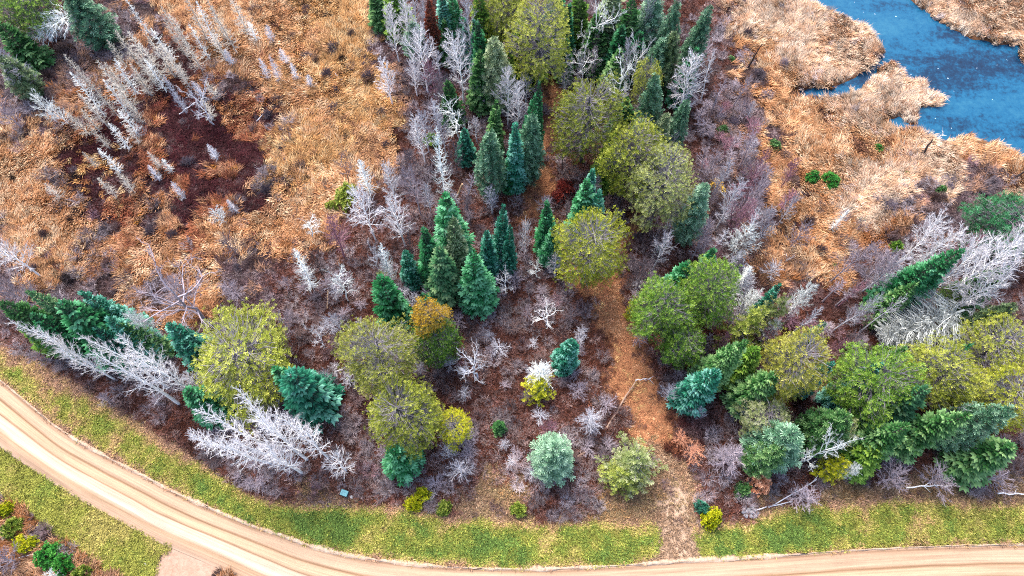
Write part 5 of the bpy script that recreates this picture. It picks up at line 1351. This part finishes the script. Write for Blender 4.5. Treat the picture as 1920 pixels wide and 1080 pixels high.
# toppled dead conifers
def toppled(label, base, tip, zb, zt, width, m, kit_='deadcone'):
    bx, by = place(*base, zb); tx, ty = place(*tip, zt)
    B, T = Vector((bx, by, zb)), Vector((tx, ty, zt)); L = (T - B).length
    hh, rr, parts = KIT[kit_][0]
    root = bpy.data.objects.new('toppled_tree', None); COL.objects.link(root); root.location = B
    root.rotation_mode = 'QUATERNION'; root.rotation_quaternion = (T - B).to_track_quat('Z', 'Y')
    root.scale = (width / rr, width / rr, L / hh); tag(root, label, 'dead tree')
    for nm, me, _r, _p in parts: mobj(nm, me, m, root)
kit('toppled', [(13, 2.8, 60)], lambda h, r, s: twig_cone(h, r, s, 230, .45, .042, .3))
kit('bigtoppled', [(13, 2.8, 61)], lambda h, r, s: twig_cone(h, r, s, 760, .4, .034, .35))
toppled('toppled silver dead conifer leaning out of the corner pines at the upper left', (150, 20), (46, 76), 7.5, 3.5, 2.3, M['silver'], 'toppled')
toppled('big grey dead conifer leaning left in the right wood, bristling with pale branches', (1806, 582), (1646, 636), 6.5, 3.0, 4.6, M['silver'], 'bigtoppled')

# ------------------------------------------------------------------ small man-made and stone things
def block(name, pos, size, m, parent=None, rz=0, bev=.04):
    import bmesh
    bm = bmesh.new(); bmesh.ops.create_cube(bm, size=1)
    for v_ in bm.verts: v_.co = Vector((v_.co.x*size[0], v_.co.y*size[1], v_.co.z*size[2] + size[2]/2))
    bmesh.ops.bevel(bm, geom=list(bm.edges), offset=bev, segments=2, affect='EDGES')
    me = bpy.data.meshes.new(name); bm.to_mesh(me); bm.free(); me.materials.append(None)
    o = mobj(name, me, m, parent); o.location = pos; o.rotation_euler = (0, 0, rz); return o
def plain(name, c, rough=.5, k=.8):
    def f(nt, b):
        n_ = noise(nt, 5, 4, coords(nt)); cc = ramp(nt, n_, [(.3, lin([x * .8 for x in c], k)), (.7, lin(c, k))])
        nt.links.new(cc, b.inputs['Base Color']); b.inputs['Roughness'].default_value = rough
    return mat(name, f)
bx, by = place(648, 926)
root = bpy.data.objects.new('utility_box', None); COL.objects.link(root); root.location = (bx, by, float(gz(np.array([bx]), np.array([by]))[0])); root.rotation_euler = (0, 0, R(-18))
tag(root, 'turquoise metal utility box at the top of the verge right of the birches', 'utility box')
block('pad', (0, 0, 0), (1.05, .9, .12), plain('concrete', (150, 148, 150), .9), root)
block('cabinet', (0, 0, .12), (.85, .65, .62), plain('turquoise_paint', (50, 140, 150), .4), root)
block('lid', (0, 0, .74), (.95, .75, .08), plain('turquoise_lid_paint', (96, 178, 186), .4), root)
bx, by = place(660, 932)
root = bpy.data.objects.new('marker_stone', None); COL.objects.link(root); root.location = (bx, by, .05)
tag(root, 'small white block beside the turquoise utility box', 'block')
block('block', (0, 0, 0), (.42, .40, .34), plain('white_paint', (235, 232, 228), .7), root, .4, .08)
bx, by = place(272, 1057)
root = bpy.data.objects.new('litter_scrap', None); COL.objects.link(root); root.location = (bx, by, .05)
tag(root, 'white scrap of rubbish on the mown verge beside the driveway', 'litter')
block('scrap', (0, 0, 0), (.5, .18, .10), plain('white_plastic', (235, 235, 238), .5), root, -.5, .03)
block('scrap', (-.5, .15, 0), (.25, .12, .08), plain('grey_plastic', (190, 200, 205), .5), root, .8, .03)
def stone_mesh(seed):
    import bmesh
    random.seed(seed); bm = bmesh.new(); bmesh.ops.create_icosphere(bm, subdivisions=2, radius=1)
    for v_ in bm.verts:
        n_ = v_.co.normalized(); v_.co = n_ * (1 + .18*math.sin(n_.x*4+seed) + .14*math.cos(n_.y*5+seed*2) + U(-.06, .06)); v_.co.z *= .65
    me = bpy.data.meshes.new('stone'); bm.to_mesh(me); bm.free(); me.materials.append(None); return me
sm = [stone_mesh(i) for i in range(4)]
bx, by = place(1405, 962)
root = bpy.data.objects.new('rock_pile', None); COL.objects.link(root); root.location = (bx, by, 0)
tag(root, 'heap of pale grey field stones at the top of the right verge', 'rock pile')
for i in range(26):
    o = mobj('stone', sm[i % 4], M['stone'], root)
    rr = math.sqrt(U(0, 1)); an = U(0, 6.28); s_ = U(.18, .34)
    o.location = (math.cos(an) * rr * .95, math.sin(an) * rr * .68, .12 + .38 * (1 - rr) + U(0, .08)); o.scale = (s_, s_ * U(.7, 1), s_); o.rotation_euler = (0, 0, U(0, 6.28))
bx, by = place(1392, 975)
o = mobj('stone', sm[1], plain('chalky_stone', (235, 230, 225), .9)); o.location = (bx, by, .08); o.scale = (.22, .18, .16); tag(o, 'single white stone left of the grey rock pile', 'stone')
